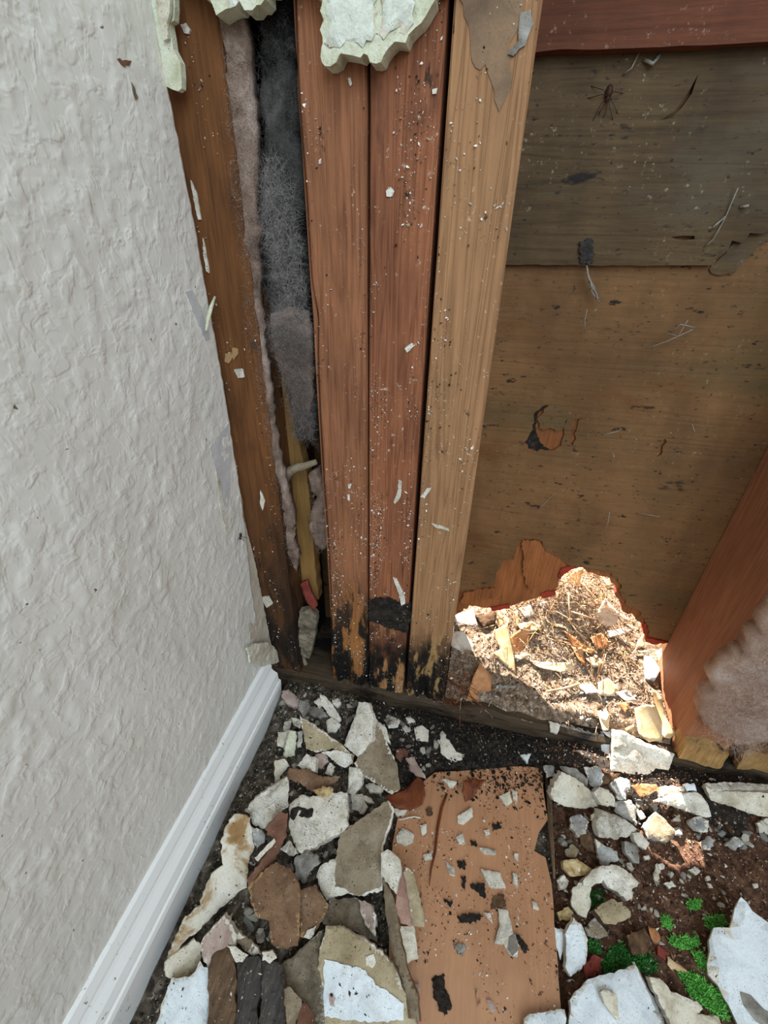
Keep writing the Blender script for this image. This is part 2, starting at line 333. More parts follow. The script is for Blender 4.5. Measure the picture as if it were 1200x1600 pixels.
def nbox(name, xs, ys, zs, mats, disp=None, parent=None, smooth=False, loc=None):
    """a box with its faces cut into a grid and displaced by a function of position"""
    xs, ys, zs = map(np.asarray, (xs, ys, zs)); V, Fc = [], []
    def grid(a, b, fn, flip):
        k0 = sum(len(v) for v in V); g = np.array([fn(p, q) for p in a for q in b]); V.append(g); nb = len(b)
        for i in range(len(a)-1):
            for j in range(nb-1):
                f = (k0+i*nb+j, k0+(i+1)*nb+j, k0+(i+1)*nb+j+1, k0+i*nb+j+1); Fc.append(f[::-1] if flip else f)
    grid(xs, zs, lambda p, q: (p, ys[0], q), False); grid(xs, zs, lambda p, q: (p, ys[-1], q), True)
    grid(ys, zs, lambda p, q: (xs[0], p, q), True); grid(ys, zs, lambda p, q: (xs[-1], p, q), False)
    grid(xs, ys, lambda p, q: (p, q, zs[0]), True); grid(xs, ys, lambda p, q: (p, q, zs[-1]), False)
    V = np.vstack(V)
    if disp is not None: V = disp(V)
    return mk(name, V, Fc, mats if isinstance(mats, (list, tuple)) else [mats], None, parent, smooth, None, loc)
def heightfield(name, xs, ys, hf, mats, midx=None, depth=None, smooth=True, parent=None):
    X, Y = np.meshgrid(xs, ys, indexing='ij'); Z = hf(X.ravel(), Y.ravel()); V = np.c_[X.ravel(), Y.ravel(), Z]; nb = len(ys); Fc = []
    for i in range(len(xs)-1):
        for j in range(nb-1): Fc.append((i*nb+j, (i+1)*nb+j, (i+1)*nb+j+1, i*nb+j+1))
    mi = None
    if midx is not None:
        ce = V[np.array(Fc)].mean(1); mi = midx(ce[:, 0], ce[:, 1])
    return mk(name, V, Fc, mats, mi, parent, smooth)
_OV = np.array([[1, 0, 0], [-1, 0, 0], [0, 1, 0], [0, -1, 0], [0, 0, 1], [0, 0, -1.]])
_OF = np.array([[0, 2, 4], [2, 1, 4], [1, 3, 4], [3, 0, 4], [2, 0, 5], [1, 2, 5], [3, 1, 5], [0, 3, 5]])
def grains(name, pts, size, cols, parent=None, flat=0.6, seed=0):
    """many loose bits too small to count, one mesh"""
    rg = np.random.default_rng(seed); n = len(pts); pts = np.asarray(pts)
    v = _OV[None]*rg.uniform(0.55, 1.3, (n, 6, 1)) + rg.uniform(-.18, .18, (n, 6, 3))
    v = v*np.stack([rg.uniform(.6, 1.5, n), rg.uniform(.5, 1.1, n), rg.uniform(.4, 1, n)*flat], -1)[:, None]
    q = rg.normal(size=(n, 3, 3)); q, _ = np.linalg.qr(q)
    v = np.einsum('nij,nkj->nki', q, v)*np.asarray(size).reshape(-1, 1, 1) + pts[:, None]
    fs = (_OF[None]+6*np.arange(n)[:, None, None]).reshape(-1, 3)
    c = np.array([s(*q)[:3] for q in cols])[rg.integers(0, len(cols), n)]*rg.uniform(.75, 1.2, (n, 1))
    return mk(name, v.reshape(-1, 3), fs, ['tint'], None, parent, False, np.repeat(np.clip(c, 0, 1), 6, 0))
def fibres(name, starts, dirs, length, width, cols, parent=None, curl=0.5, seg=4, seed=0):
    """thin curved three-sided strands, one mesh"""
    rg = np.random.default_rng(seed); n = len(starts); P_ = np.asarray(starts, float).copy(); D = np.asarray(dirs, float).copy()
    D /= np.linalg.norm(D, axis=1, keepdims=True)+1e-9; L = np.broadcast_to(length, n)/seg; w = np.broadcast_to(width, n)
    rings = []
    for k in range(seg+1):
        a = np.cross(D, rg.normal(size=(1, 3))); a /= np.linalg.norm(a, axis=1, keepdims=True)+1e-9; b = np.cross(D, a)
        ww = (w*(1-0.6*k/seg))[:, None]
        rings.append(np.stack([P_+ww*(a*math.cos(t_)+b*math.sin(t_)) for t_ in (0, 2.094, 4.189)], 1))
        P_ = P_+D*L[:, None]; D = D+rg.normal(size=D.shape)*curl; D /= np.linalg.norm(D, axis=1, keepdims=True)+1e-9
    V = np.stack(rings, 1).reshape(-1, 3); per = 3*(seg+1); f = []
    for k in range(seg):
        for j in range(3): f.append((3*k+j, 3*k+(j+1) % 3, 3*k+3+(j+1) % 3, 3*k+3+j))
    f = np.array(f); fs = (f[None]+per*np.arange(n)[:, None, None]).reshape(-1, 4)
    c = np.array([s(*q)[:3] for q in cols])[rg.integers(0, len(cols), n)]*rg.uniform(.8, 1.15, (n, 1))
    return mk(name, V, fs, ['tintsoft'], None, parent, True, np.repeat(np.clip(c, 0, 1), per, 0))
def tube(name, path, rad, mat, parent=None, sides=6):
    path = np.asarray(path, float); n = len(path); rad = np.broadcast_to(rad, n); V = []; Fc = []
    for i in range(n):
        d = path[min(i+1, n-1)]-path[max(i-1, 0)]; d /= np.linalg.norm(d)+1e-12
        a = np.cross(d, [0.3, 0.5, 0.81]); a /= np.linalg.norm(a); b = np.cross(d, a)
        for k in range(sides):
            t_ = 2*math.pi*k/sides; V.append(path[i]+rad[i]*(a*math.cos(t_)+b*math.sin(t_)))
    for i in range(n-1):
        for k in range(sides): Fc.append((i*sides+k, i*sides+(k+1) % sides, (i+1)*sides+(k+1) % sides, (i+1)*sides+k))
    Fc += [tuple(range(sides))[::-1], tuple(range((n-1)*sides, n*sides))]
    return mk(name, V, Fc, [mat], None, parent, True)

# ------------------------------------------------------------------ the setting
WXL = -0.187                                    # painted face of the left wall
BIG = [0.60, 0.8, 1.2, 1.8, 2.4]
# left wall: drywall with hand textured paint, ragged along the opened corner
ys = np.r_[-1.6, -1.2, -0.8, -0.5, -0.36, np.arange(-0.32, -0.0061, 0.0014)]
zs = np.r_[0.0, np.arange(0.03, 0.57, 0.0017), BIG]
Yg, Zg = np.meshgrid(ys, zs, indexing='ij'); Yf, Zf = Yg.ravel(), Zg.ravel()
edge_z = np.array([0.0, .02, .05, .075, .10, .13, .17, .21, .26, .32, .38, .45, .50, .53, .57, 2.4])
edge_y = np.array([-.030, -.028, -.020, -.016, -.022, -.019, -.018, -.013, -.009, -.007, -.006, -.008, -.010, -.012, -.012, -.012])
yend = np.interp(Zf, edge_z, edge_y) + 0.0016*nz(np.c_[Zf*0, Zf*0, Zf], 160, 3, 3)
Yw = np.where(Yf > -0.06, -0.06+(Yf+0.06)*((yend+0.06)/(-0.0061+0.06)), Yf)
q3 = np.c_[np.zeros_like(Yw), Yw, Zf]
n1 = nz(q3, 125, 21, 3); n2 = nz(q3, 190, 22, 2); n3 = nz(q3, 45, 23, 2)
hgt = 0.00062*sstep(0.00, 0.26, n1+0.30*n3)*(0.6+0.4*n2) + 0.00035*sstep(0.80, 0.97, 1-np.abs(nz(q3, 60, 31, 2)))*sstep(-.1, .3, n3) + 0.0012*nz(q3, 9, 24, 1)
fineband = (Yf >= -0.33) & (Zf < 0.58)
xf = WXL + np.where(fineband, hgt, 0)
Vf = np.c_[xf, Yw, Zf]; nb = len(zs); na = len(ys)
Vb = np.c_[np.full_like(Yw, WXL-0.0125), Yw, Zf]
fs = []; mi = []
for i in range(na-1):
    for j in range(nb-1):
        fs.append((i*nb+j, (i+1)*nb+j, (i+1)*nb+j+1, i*nb+j+1)); mi.append(0)
K = na*nb
for j in range(nb-1): fs.append(((na-1)*nb+j, K+(na-1)*nb+j, K+(na-1)*nb+j+1, (na-1)*nb+j+1)); mi.append(1)
fs.append((K, K+nb-1, K+(na-1)*nb+nb-1, K+(na-1)*nb)); mi.append(1)
wall_left = tag(mk('wall_left', np.vstack([Vf, Vb]), fs, ['wallpaint', 'board'], mi, None, True, loc=(WXL, -0.3, 0)), kind='structure', label='white textured drywall with a broken edge at the opened corner')
def wl(name, w, pts, x, th, mats, seed, **kw): return slab(name, fX(x), pX(w, pts, x), th, mats, parent=wall_left, seed=seed, **kw)
wl('torn_skim', T4, [(232, 600), (275, 540), (322, 480), (334, 600), (330, 780), (322, 930), (300, 860), (268, 720)], WXL+.0006, .0016, 'lavender', 41, res=.003)
wl('torn_paper', T4, [(322, 590), (350, 690), (385, 840), (398, 950), (345, 948), (318, 850), (328, 720)], WXL-.0004, .009, ('kraftlight', 'kraft', 'kraft'), 42, res=.003)
wl('torn_core', T4, [(345, 940), (398, 945), (448, 1150), (480, 1300), (516, 1500), (540, 1560), (430, 1530), (400, 1350), (368, 1150)], WXL-.0002, .009, ('board', 'board', 'board'), 43, res=.003, amp=.0006)
wl('paint_flake', T1, [(270, 1370), (300, 1360), (345, 1440), (385, 1590), (365, 1598), (320, 1500)], WXL+.0008, .0006, 'lavender', 44, res=.003, amp=.0003)
wl('paint_flake', T4, [(262, 700), (285, 760), (300, 880), (325, 1000), (315, 1005), (285, 900)], WXL+.0016, .0006, 'gyp', 45, res=.003)
# baseboard with an ogee top
prof = [(0, 0), (.0165, 0), (.0170, .034), (.0160, .0375), (.0145, .0385), (.0142, .0405), (.0125, .046), (.0085, .051), (.0070, .0535), (.0066, .0555), (.0040, .0615), (0, .063)]
ysb = np.r_[-1.6, -0.8, -0.5, np.arange(-.34, -.03, .012), -.03, -.026, -.022, -.0185]
V = []; fs = []
for i, y in enumerate(ysb):
    for k, (a, b) in enumerate(prof):
        endj = 0.0 if i < len(ysb)-1 else 0.006*(b/.063)-0.003 + 0.0012*math.sin(k*2.3)
        V.append((WXL-.001+a, y+endj-(0.004 if i >= len(ysb)-2 and b < .03 else 0), b))
npf = len(prof)
for i in range(len(ysb)-1):
    for k in range(npf): fs.append((i*npf+k, i*npf+(k+1) % npf, (i+1)*npf+(k+1) % npf, (i+1)*npf+k))
fs = [f[::-1] for f in fs]
fs += [tuple(range(npf)), tuple(range((len(ysb)-1)*npf, len(ysb)*npf))[::-1]]
tag(mk('baseboard_left', V, fs, ['basepaint']), kind='structure', label='white moulded baseboard along the textured wall')
# floor
tag(nbox('floor', [-0.2, 1.6], [-1.6, 0.0], [-.05, 0], 'subfloor', loc=(0, -0.3, 0)), kind='structure')

# back wall: exterior sheathing, seen in the bay through the opened drywall
SY = 0.089
wall_back = tag(empty('wall_back', (0.115, SY, 0.05)), kind='structure', label='old plywood sheathing with a rotted hole at its foot')
def bk(name, x0, x1, z0, z1, y0=SY, y1=SY+.02): return nbox(name, [x0, x1], [y0, y1], [z0, z1], 'sheath', parent=wall_back)
bk('sheathing_panel', -3.0, 0.002, -.05, 2.4); bk('sheathing_panel', 0.2335, 3.0, -.05, 2.4); bk('sheathing_panel', 0.002, 0.2335, 0.62, 2.4)
topz = [(0.236, 0.63), (0.001, 0.63)]
face_low = C(P, [(10, 905), (45, 895), (110, 890), (175, 868), (190, 815), (238, 765), (282, 700), (345, 706), (368, 745), (420, 772), (452, 800), (520, 812), (600, 828), (640, 850), (650, 905), (668, 950), (705, 965), (740, 1000), (752, 1060), (800, 1072), (870, 1092)])
core_low = C(P, [(10, 992), (80, 952), (170, 962), (250, 946), (330, 922), (398, 904), (412, 862), (430, 824), (490, 806), (540, 830), (600, 842), (628, 880), (640, 940), (660, 972), (700, 988), (732, 1022), (742, 1078), (835, 1094), (880, 1100)])
def lowpoly(px, y): 
    q = [WY(a, b, y) for a, b in px]; q = [(max(.001, min(.236, p[0])), p[2]) for p in q]
    return q
h1 = pY(P, [(395, 190), (352, 203), (318, 245), (320, 290), (288, 338), (300, 366), (380, 371), (425, 352), (447, 248), (438, 258), (428, 292), (345, 285), (337, 250), (360, 215)], SY)
h2 = pY(P, [(475, 255), (492, 250), (485, 290), (465, 352), (458, 345), (470, 290)], SY)
h3 = pY(P, [(806, 330), (818, 325), (800, 385), (786, 395)], SY)
slab('face_veneer', fY(SY), lowpoly(face_low, SY)+[(.236, .63), (.001, .63)], .0022, ('sheath', 'ply', 'ply'), holes=[h1, h2, h3], res=.0036, amp=.00045, jag=.0019, seed=51, parent=wall_back)
slab('core_ply', fY(SY+.0028), lowpoly(core_low, SY+.003)+[(.236, .63), (.001, .63)], .009, ('ply', 'redfringe', 'sheath'), res=.004, amp=.0004, jag=.0020, seed=52, parent=wall_back)  # broken edge coloured red to paint in the sunlight's fringe
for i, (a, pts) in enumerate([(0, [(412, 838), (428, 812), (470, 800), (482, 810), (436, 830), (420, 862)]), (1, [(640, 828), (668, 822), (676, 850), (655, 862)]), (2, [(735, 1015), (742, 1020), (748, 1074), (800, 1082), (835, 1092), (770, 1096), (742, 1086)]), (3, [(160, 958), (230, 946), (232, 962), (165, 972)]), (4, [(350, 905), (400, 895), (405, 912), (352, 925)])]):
    slab('fringe_sliver', fY(SY+.001), pY(P, pts, SY+.001), .003, 'redfringe', res=.003, amp=.0004, jag=.0008, seed=60+i, parent=wall_back)  # slivers added to carry the painted red light fringe along the hole
slab('knot_rot', fY(SY+.0012), pY(P, [(380, 192), (350, 203), (316, 245), (318, 290), (286, 338), (298, 367), (350, 372), (380, 366), (348, 345), (330, 300), (331, 250), (348, 220)], SY+.0012), .002, 'blackdirt', res=.0018, amp=.0008, jag=.0008, seed=68, parent=wall_back)
slab('loose_veneer', fY(SY-.0012), pY(P, [(278, 705), (345, 708), (362, 742), (352, 800), (338, 880), (300, 890), (282, 820)], SY-.001), .0016, ('ply', 'ply', 'ply'), res=.0025, amp=.0006, jag=.0014, seed=66, parent=wall_back)
slab('loose_veneer', fY(SY-.0010), pY(P, [(55, 905), (120, 890), (180, 885), (178, 925), (95, 935), (50, 945)], SY-.001), .0014, ('ply', 'ply', 'ply'), res=.0025, amp=.0006, jag=.0014, seed=67, parent=wall_back)
# upper board lapping over the lower sheet, torn at its right end
slab_up = slab('sheathing_board', fY(SY-.0055), pY(F, [(780, 413), (880, 414), (1000, 415), (1112, 414), (1120, 400), (1136, 392), (1142, 376), (1160, 380), (1170, 364), (1190, 366), (1210, 355), (1260, 340)], SY-.0038)+[(.2255, .475), (.2255, .60), (.0035, .60)], .0052, ('sheathup', 'sheathup', 'sheathup'), holes=[pY(T3, [(742, 1110), (800, 1104), (852, 1106), (850, 1122), (800, 1126), (765, 1120)], SY-.0038), pY(T3, [(700, 565), (760, 520), (830, 420), (870, 350), (840, 440), (790, 510), (740, 555)], SY-.0038)], res=.006, amp=.0005, jag=.0003, seed=53)
tag(slab_up, 'grey brown weathered board above the horizontal seam of the sheathing', 'board')
slab('torn_flap', fY(SY-.0016), pY(T3, [(925, 1262), (1000, 1185), (1060, 1130), (1110, 1092), (1200, 1066), (1260, 1050), (1260, 1100), (1160, 1150), (1100, 1210), (1030, 1290), (960, 1292)], SY-.0016), .0015, 'sheathup', res=.003, amp=.0008, jag=.0012, seed=69, parent=wall_back)
nail_plate = slab('rusty_clip', fY(SY-.0075), pY(T3, [(318, 1130), (375, 1118), (385, 1180), (380, 1235), (318, 1232)], SY-.0075), .003, 'iron', res=.0014, amp=.0010, jag=.0010, seed=54)
tag(nail_plate, 'small black grimy metal clip on the sheathing seam', 'metal clip')
tb_ = lambda v: np.c_[v[:, 0], v[:, 1]+.0008*nz(v, (8, 200, 200), 5, 2), v[:, 2]+.0012*nz(v, (40, 40, 40), 6, 2)*(v[:, 2] < .56)]
tag(nbox('blocking_board', np.linspace(.0035, .2265, 50), [.0745, .078, .0825], np.r_[np.linspace(.5425, .60, 20), .64], 'topboard', tb_), 'red brown horizontal blocking board across the top of the open bay', 'board')

# drywall left on the back wall above the studs, torn off in tongues
DY = -0.0130
bot = C(T1, [(-60, -180), (60, -160), (250, -150), (400, 20), (415, 72), (432, 50), (462, 38), (482, 46), (505, 28), (528, 0), (545, 42), (582, 46), (605, 28), (640, -10), (700, -120), (850, -100), (895, -20)]) + C(T2, [(160, 200), (150, 222), (155, 290), (170, 305), (230, 295), (250, 240), (290, 260), (340, 266), (380, 258), (386, 292), (420, 305), (450, 260), (470, 220), (548, 200), (566, 160), (600, 140), (630, 110), (642, 70), (665, 20), (690, -40), (760, -100), (800, -140)])
wp = [(q[0], q[2]) for q in (WY(a, b, DY) for a, b in bot)]
wp = [(max(-.186, a), b) for a, b in wp] + [(.05, .68), (.5, .70), (1.5, .72), (1.5, .90), (-.186, .90)]
wbd = tag(empty('wall_back_upper', (-.1, 0, .5)), kind='structure', label='torn lower edge of the back wall drywall')
slab('drywall_core', fY(DY), wp, .0122, ('cream2', 'cream2', 'kraft'), res=.0028, amp=.0012, jag=.0018, seed=70, parent=wbd, bottom_amp=.05)
nbox('drywall_panel', [-.186, 1.5], [DY, -.0008], [.90, 2.4], 'gyp', parent=wbd)
for i, (w, pts) in enumerate([(T2, [(172, -60), (178, 130), (164, 200), (212, 206), (240, 216), (270, 184), (302, 190), (346, 214), (390, 190), (414, 150), (404, -60)]), (T2, [(424, -60), (432, 150), (452, 190), (500, 130), (522, 120), (546, 160), (575, 128), (586, 60), (580, -60)]), (T1, [(455, -60), (470, 36), (500, 26), (515, -60)])]):
    slab('face_paper', fY(DY-.0014), pY(w, pts, DY-.0014), .0010, ('paperwhite', 'cream2', 'cream'), res=.0025, amp=.0010, jag=.0016, seed=74+i, parent=wbd, rim=.001)

# ------------------------------------------------------------------ studs
def stud_z(): return np.r_[np.arange(.028, .14, .0025), np.arange(.14, .58, .006), BIG]
def stud_disp(x0, x1, rot, seed, ease=.0010):
    def f(v):
        v = v.copy(); g = nz(v, (420, 60, 5), seed, 2)
        front = v[:, 1] < 1e-4
        ex = front & ((np.abs(v[:, 0]-x0) < 1e-5) | (np.abs(v[:, 0]-x1) < 1e-5))
        r = np.clip((rot-v[:, 2])/rot, 0, 1)
        e = np.maximum(0, nz(v, (130, 60, 35), seed+1, 3)+.15)
        wob = .0007*nz(v, (0, 0, 9), seed+4, 2)
        v[:, 0] += wob + r*.003*nz(v, (0, 90, 45), seed+2, 2)*((np.abs(v[:, 0]-x0) < 1e-5) | (np.abs(v[:, 0]-x1) < 1e-5))
        v[:, 1] += np.where(front, .00025*g + r*e*.016 + .0012*np.maximum(0, nz(v, (60, 0, 14), seed+6, 2)-.45), 0) + np.where(ex, ease+.0008*np.abs(nz(v, (0, 0, 120), seed+3, 2)), 0)
        v[:, 2] += np.where(v[:, 2] < .0285, .008*nz(v, (160, 60, 0), seed+5, 2), 0)
        return v
    return f
def xs_for(x0, x1, k=16): return np.r_[x0, x0+.001, np.linspace(x0+.003, x1-.003, k), x1-.001, x1]
GR = [(220, 212, 196), (226, 222, 214), (150, 120, 88), (60, 44, 30), (36, 28, 22), (176, 152, 120), (240, 238, 232)]
def grit(parent, x0, x1, n, seed, y=-.0004, zlo=.03, zhi=.56, cols=GR, edge=.4, big=1.0):
    rg = np.random.default_rng(seed); p = np.c_[rg.uniform(x0, x1, n*5), np.zeros(n*5), rg.uniform(zlo, zhi, n*5)]
    k = nz(p, (60, 1, 30), seed, 3)*1.2 + edge*np.abs((p[:, 0]-(x0+x1)/2)/(x1-x0))*1.6 + .2*np.clip((.16-p[:, 2])/.1, 0, 1)
    p = p[np.argsort(-k-rg.uniform(0, .7, len(k)))[:n]]; p[:, 1] = y - rg.uniform(0, .0005, n)
    tag(grains('grit', p, big*(.00022+.0009*rg.random(n)**4), cols, parent, .7, seed), kind='stuff')
def stud(label, mat, x0, x1, rot, seed, ng, depth=.088, ylist=None):
    root = empty('wall_stud', ((x0+x1)/2, .0, .03)); tag(root, label, 'stud', 'framing studs of the opened wall')
    nbox('timber', xs_for(x0, x1), [0, .006, .03, depth], stud_z(), mat, stud_disp(x0, x1, rot, seed), root)
    if ng: grit(root, x0+.001, x1-.001, ng, seed)
    return root
st1 = stud('dark brown corner stud beside the broken edge of the white wall', 's1', -.1975, -.1575, .06, 101, 600)
# the second stud is split along its length
st2 = tag(empty('wall_stud', (-.0975, 0, .03)), 'red brown stud with a long crack down its left side', 'stud', 'framing studs of the opened wall')
crk_px = [(459, -60), (466, 150), (478, 300), (487, 440), (497, 500), (496, 545), (499, 640), (506, 760), (513, 850), (517, 930), (519, 1060)]
cw = [WY(a, b, 0) for a, b in crk_px]; cz = np.array([q[2] for q in cw])[::-1]; cx = np.array([q[0] for q in cw])[::-1]
crack = lambda z: np.interp(z, cz, cx)
def split_disp(side, seed):
    base = stud_disp(-.1165, -.0793, .09, seed)
    def f(v):
        k = crack(v[:, 2]); v = v.copy(); t_ = v[:, 0].copy()
        if side == 0: v[:, 0] = -.1165+(t_)*(k-.0002-(-.1165))
        else: v[:, 0] = k+.0005+t_*(-.0793-k-.0005)
        w = base(v); w[:, 0] += 0
        e = (v[:, 1] < 1e-4) & ((t_ < 1e-6) | (t_ > 1-1e-6)); w[e, 1] += .0009
        return w
    return f
nbox('split_edge', np.r_[0, .25, .5, .75, 1], [0, .006, .03, .088], stud_z(), 's2', split_disp(0, 102), st2)
nbox('timber', np.r_[0, .03, np.linspace(.1, .9, 14), .97, 1], [0, .006, .03, .088], stud_z(), 's2', split_disp(1, 103), st2)
grit(st2, -.115, -.080, 1200, 102)
st3 = stud('red brown ringed stud between the cracked stud and the pale stud', 's3', -.0776, -.0402, .10, 104, 1800)
st4 = stud('pale tan stud at the left edge of the open bay', 's4', -.0370, .0030, .09, 105, 800)
st5 = stud('orange brown stud lit by sun at the right side of the bay', 's5', .2270, .2660, .02, 106, 60)
# black mould patch on the foot of the third stud, dark sooty patch on the pale stud, paint flecks
slab('mould_patch', fY(-.0006), pY(T4, [(980, 1312), (1010, 1302), (1060, 1300), (1110, 1318), (1168, 1330), (1172, 1400), (1158, 1470), (1100, 1455), (1050, 1440), (1010, 1420), (978, 1410)], -.0006), .004, 'blackdirt', res=.0015, amp=.0008, jag=.0013, seed=81, parent=st3)
slab('lifted_bark', fY(-.0012), pY(T2, [(1090, 60), (1140, 40), (1148, 110), (1110, 210), (1060, 260), (1030, 255), (1080, 190)], -.0012), .0016, ('grey', 'kraft', 'kraft'), res=.003, amp=.0006, seed=82, parent=st4)
slab('stain_skin', fY(-.0005), pY(T2, [(800, -20), (1100, -20), (1090, 100), (1040, 200), (1048, 400), (1015, 470), (992, 520), (965, 470), (955, 380), (925, 300), (900, 330), (860, 280), (850, 120)], -.0005), .0007, 'stainbrown', res=.004, amp=.0001, jag=.0008, seed=83, parent=st4)
for i, (pr, w, pts) in enumerate([(st3, F, [(603, 298), (610, 292), (616, 299), (612, 308), (604, 307)]), (st3, F, [(632, 545), (643, 536), (648, 540), (636, 551)]), (st2, T2, [(280, 368), (292, 362), (300, 395), (290, 405)]), (st3, T2, [(675, 420), (700, 412), (695, 438), (678, 440)]), (st3, T5, [(368, 750), (384, 760), (378, 830), (352, 862), (345, 855), (364, 800)]), (st3, T4, [(1092, 1208), (1110, 1215), (1145, 1290), (1150, 1330), (1132, 1340), (1118, 1280)]), (st4, T5, [(522, 955), (600, 978), (606, 990), (540, 972)]), (st4, T5, [(470, 830), (500, 790), (525, 788), (490, 836)]), (st1, T1, [(245, 115), (270, 105), (292, 140), (285, 160), (262, 155)]), (st1, T4, [(345, 232), (385, 228), (395, 268), (365, 272)]), (st1, T4, [(470, 800), (490, 850), (480, 895), (468, 860)]), (st1, T1, [(292, 845), (318, 900), (340, 1030), (328, 1030), (305, 920)]), (st1, T1, [(350, 1115), (366, 1200), (380, 1280), (366, 1270), (352, 1190)]), (st2, T4, [(880, 770), (898, 768), (892, 790), (882, 790)]), (st2, T4, [(878, 820), (890, 822), (888, 848), (880, 846)]), (st1, T4, [(470, 1300), (510, 1295), (528, 1330), (500, 1350)]), (st1, T4, [(305, 160), (330, 150), (340, 175), (320, 205), (303, 195)]), (st1, T4, [(340, 130), (365, 135), (366, 160), (345, 190), (335, 165)])]):
    slab('paint_fleck', fY(-.0012), pY(w, pts, -.0012), .0011, ('gyp', 'gyp', 'gyp') if i < 16 else ('kraftlight',)*3, res=.002, amp=.0003, jag=.0003, seed=90+i, parent=pr)
# paint curl standing off the corner
cu = tag(tube('paint_curl', [WX(a, b, -.1815) for a, b in [(322, 517), (325, 500), (330, 480), (336, 464)]], [.0008, .0013, .0013, .0008], 'cream2'), 'thin pale curl of paint sticking out from the wall edge', 'paint flake')
# corner tape remnant at the top of the white wall
ct = tag(empty('corner_tape', (-.182, -.006, .46)), 'pale torn strip of corner tape hanging at the top of the white wall', 'corner tape')
slab('tape_layer', fY(-.0125), pY(T1, [(98, -60), (225, -60), (222, 40), (214, 92), (196, 110), (208, 180), (212, 230), (246, 292), (250, 412), (234, 430), (205, 415), (170, 398), (160, 330), (140, 230), (120, 120)], -.0125), .004, ('cream2', 'cream2', 'cream2'), res=.004, amp=.0009, seed=85, parent=ct)
slab('paper_layer', fY(-.0155), pY(T1, [(118, -60), (190, -60), (196, 60), (185, 110), (190, 180), (168, 190), (150, 110)], -.0155), .0016, ('cream', 'cream2', 'cream2'), res=.004, amp=.0008, seed=86, parent=ct)

# ------------------------------------------------------------------ corner cavity
strip = slab('wood_strip', fY(.030), pY(T4, [(440, -200), (520, 330), (560, 650), (620, 900), (625, 1030), (640, 1180), (655, 1290), (745, 1310), (730, 1180), (712, 950), (692, 740), (645, 560), (592, 330), (520, -200)], .030)+[], .012, 'strip', res=.006, amp=.0004, seed=110)
tag(strip, 'tan wooden strip standing deep in the mouldy corner gap', 'wood strip')
def smoothpoly(w, pts, y): return pY(w, pts, y)
batt = tag(empty('insulation_batt', (-.13, .03, .2)), 'black mouldy insulation batt squeezed left of the cracked stud', 'insulation')
bp = pY(T1, [(560, -120), (600, 60), (640, 180), (622, 300), (620, 450), (640, 650), (640, 800), (618, 1000), (636, 1300), (690, 1500), (690, 1640), (760, 1800), (790, 2050), (850, 2060), (880, 2050), (870, 1600), (830, 1000), (800, 500), (780, 0), (778, -120)], .012)
bp = [(min(a, -.1172), b) for a, b in bp]
slab('wool', fY(.012), bp, .02, 'batt', res=.004, amp=.0040, jag=.001, seed=111, parent=batt, smooth=True)
rg = np.random.default_rng(5)
def wool(parent, poly, y, n, cols, seed, L=.012, w=.00008, curl=.5, up=(0, -.3, .2), yj=.003):
    rg = np.random.default_rng(seed); q = np.array(poly); lo, hi = q.min(0), q.max(0)
    p = rg.uniform(lo, hi, (n*6, 2)); p = p[inside(p, poly)][:n]
    st_ = np.c_[p[:, 0], y-.002-rg.uniform(0, yj, len(p)), p[:, 1]]
    tag(fibres('fibres', st_, rg.normal(size=(len(p), 3))*(.8, .5, 1)+np.array(up), L*rg.uniform(.4, 1.4, len(p)), w, cols, parent, curl, 4, seed), kind='stuff')
lowhalf = [(a, b) for a, b in bp if b < .44]
wool(batt, [(a, b) for a, b in bp], .010, 4200, [(92, 90, 88), (120, 116, 112), (60, 58, 56)], 112, yj=.003, L=.007, w=.00005, curl=.35)
mid = pY(T1, [(640, 800), (700, 720), (790, 900), (830, 1250), (850, 1400), (860, 1620), (700, 1620), (680, 1500), (720, 1380), (640, 1050)], .010)
wool(batt, mid, .009, 4200, [(190, 184, 180), (160, 154, 150), (204, 190, 184)], 113, yj=.003, L=.008, w=.00005, curl=.3)
slab('pale_tuft', fY(.006), pY(T4, [(525, -30), (600, -60), (690, -40), (705, 60), (712, 180), (716, 320), (705, 420), (660, 430), (620, 350), (590, 260), (545, 180), (528, 90)], .008), .012, 'pinkwool', res=.004, amp=.004, jag=.001, seed=114, parent=batt, smooth=True)
wool(batt, pY(T4, [(560, 60), (715, 60), (735, 560), (640, 540), (600, 300)], .006), .005, 2600, [(150, 138, 130), (120, 108, 100), (176, 160, 152), (90, 84, 80)], 124, yj=.004, L=.008, w=.00005, curl=.3)
wool(batt, pY(T4, [(525, -30), (690, -40), (716, 320), (705, 500), (660, 480), (590, 260), (528, 90)], .008), .006, 1800, [(190, 180, 174), (160, 140, 130), (110, 100, 94)], 123, yj=.003, L=.008, w=.00005, curl=.3)
pk = tag(empty('insulation_strand', (-.15, .004, .15)), 'long pinkish grey strand of insulation along the dark corner stud', 'insulation')
pl = [(430, -60), (432, 70), (460, 250), (470, 500), (500, 750), (495, 880), (530, 1050), (555, 1300), (568, 1600)]; pr_ = [(545, -60), (545, 70), (570, 300), (590, 550), (596, 750), (590, 950), (622, 1090), (600, 1150), (610, 1350), (632, 1600)]
pl2 = [(455, 200), (475, 350), (510, 550), (540, 700), (575, 850), (590, 1000), (605, 1100), (640, 1180)]; pr2 = [(500, 200), (520, 330), (530, 500), (562, 650), (590, 780), (626, 930), (622, 1030), (645, 1100)]
pkp = pY(T1, pl, .002)+pY(T4, pl2, .002)+pY(T4, pr2[::-1], .002)+pY(T1, pr_[::-1], .002)
slab('wool', fY(.0015), pkp, .008, 'pinkwool', res=.0035, amp=.0028, jag=.0012, seed=115, parent=pk, smooth=True)
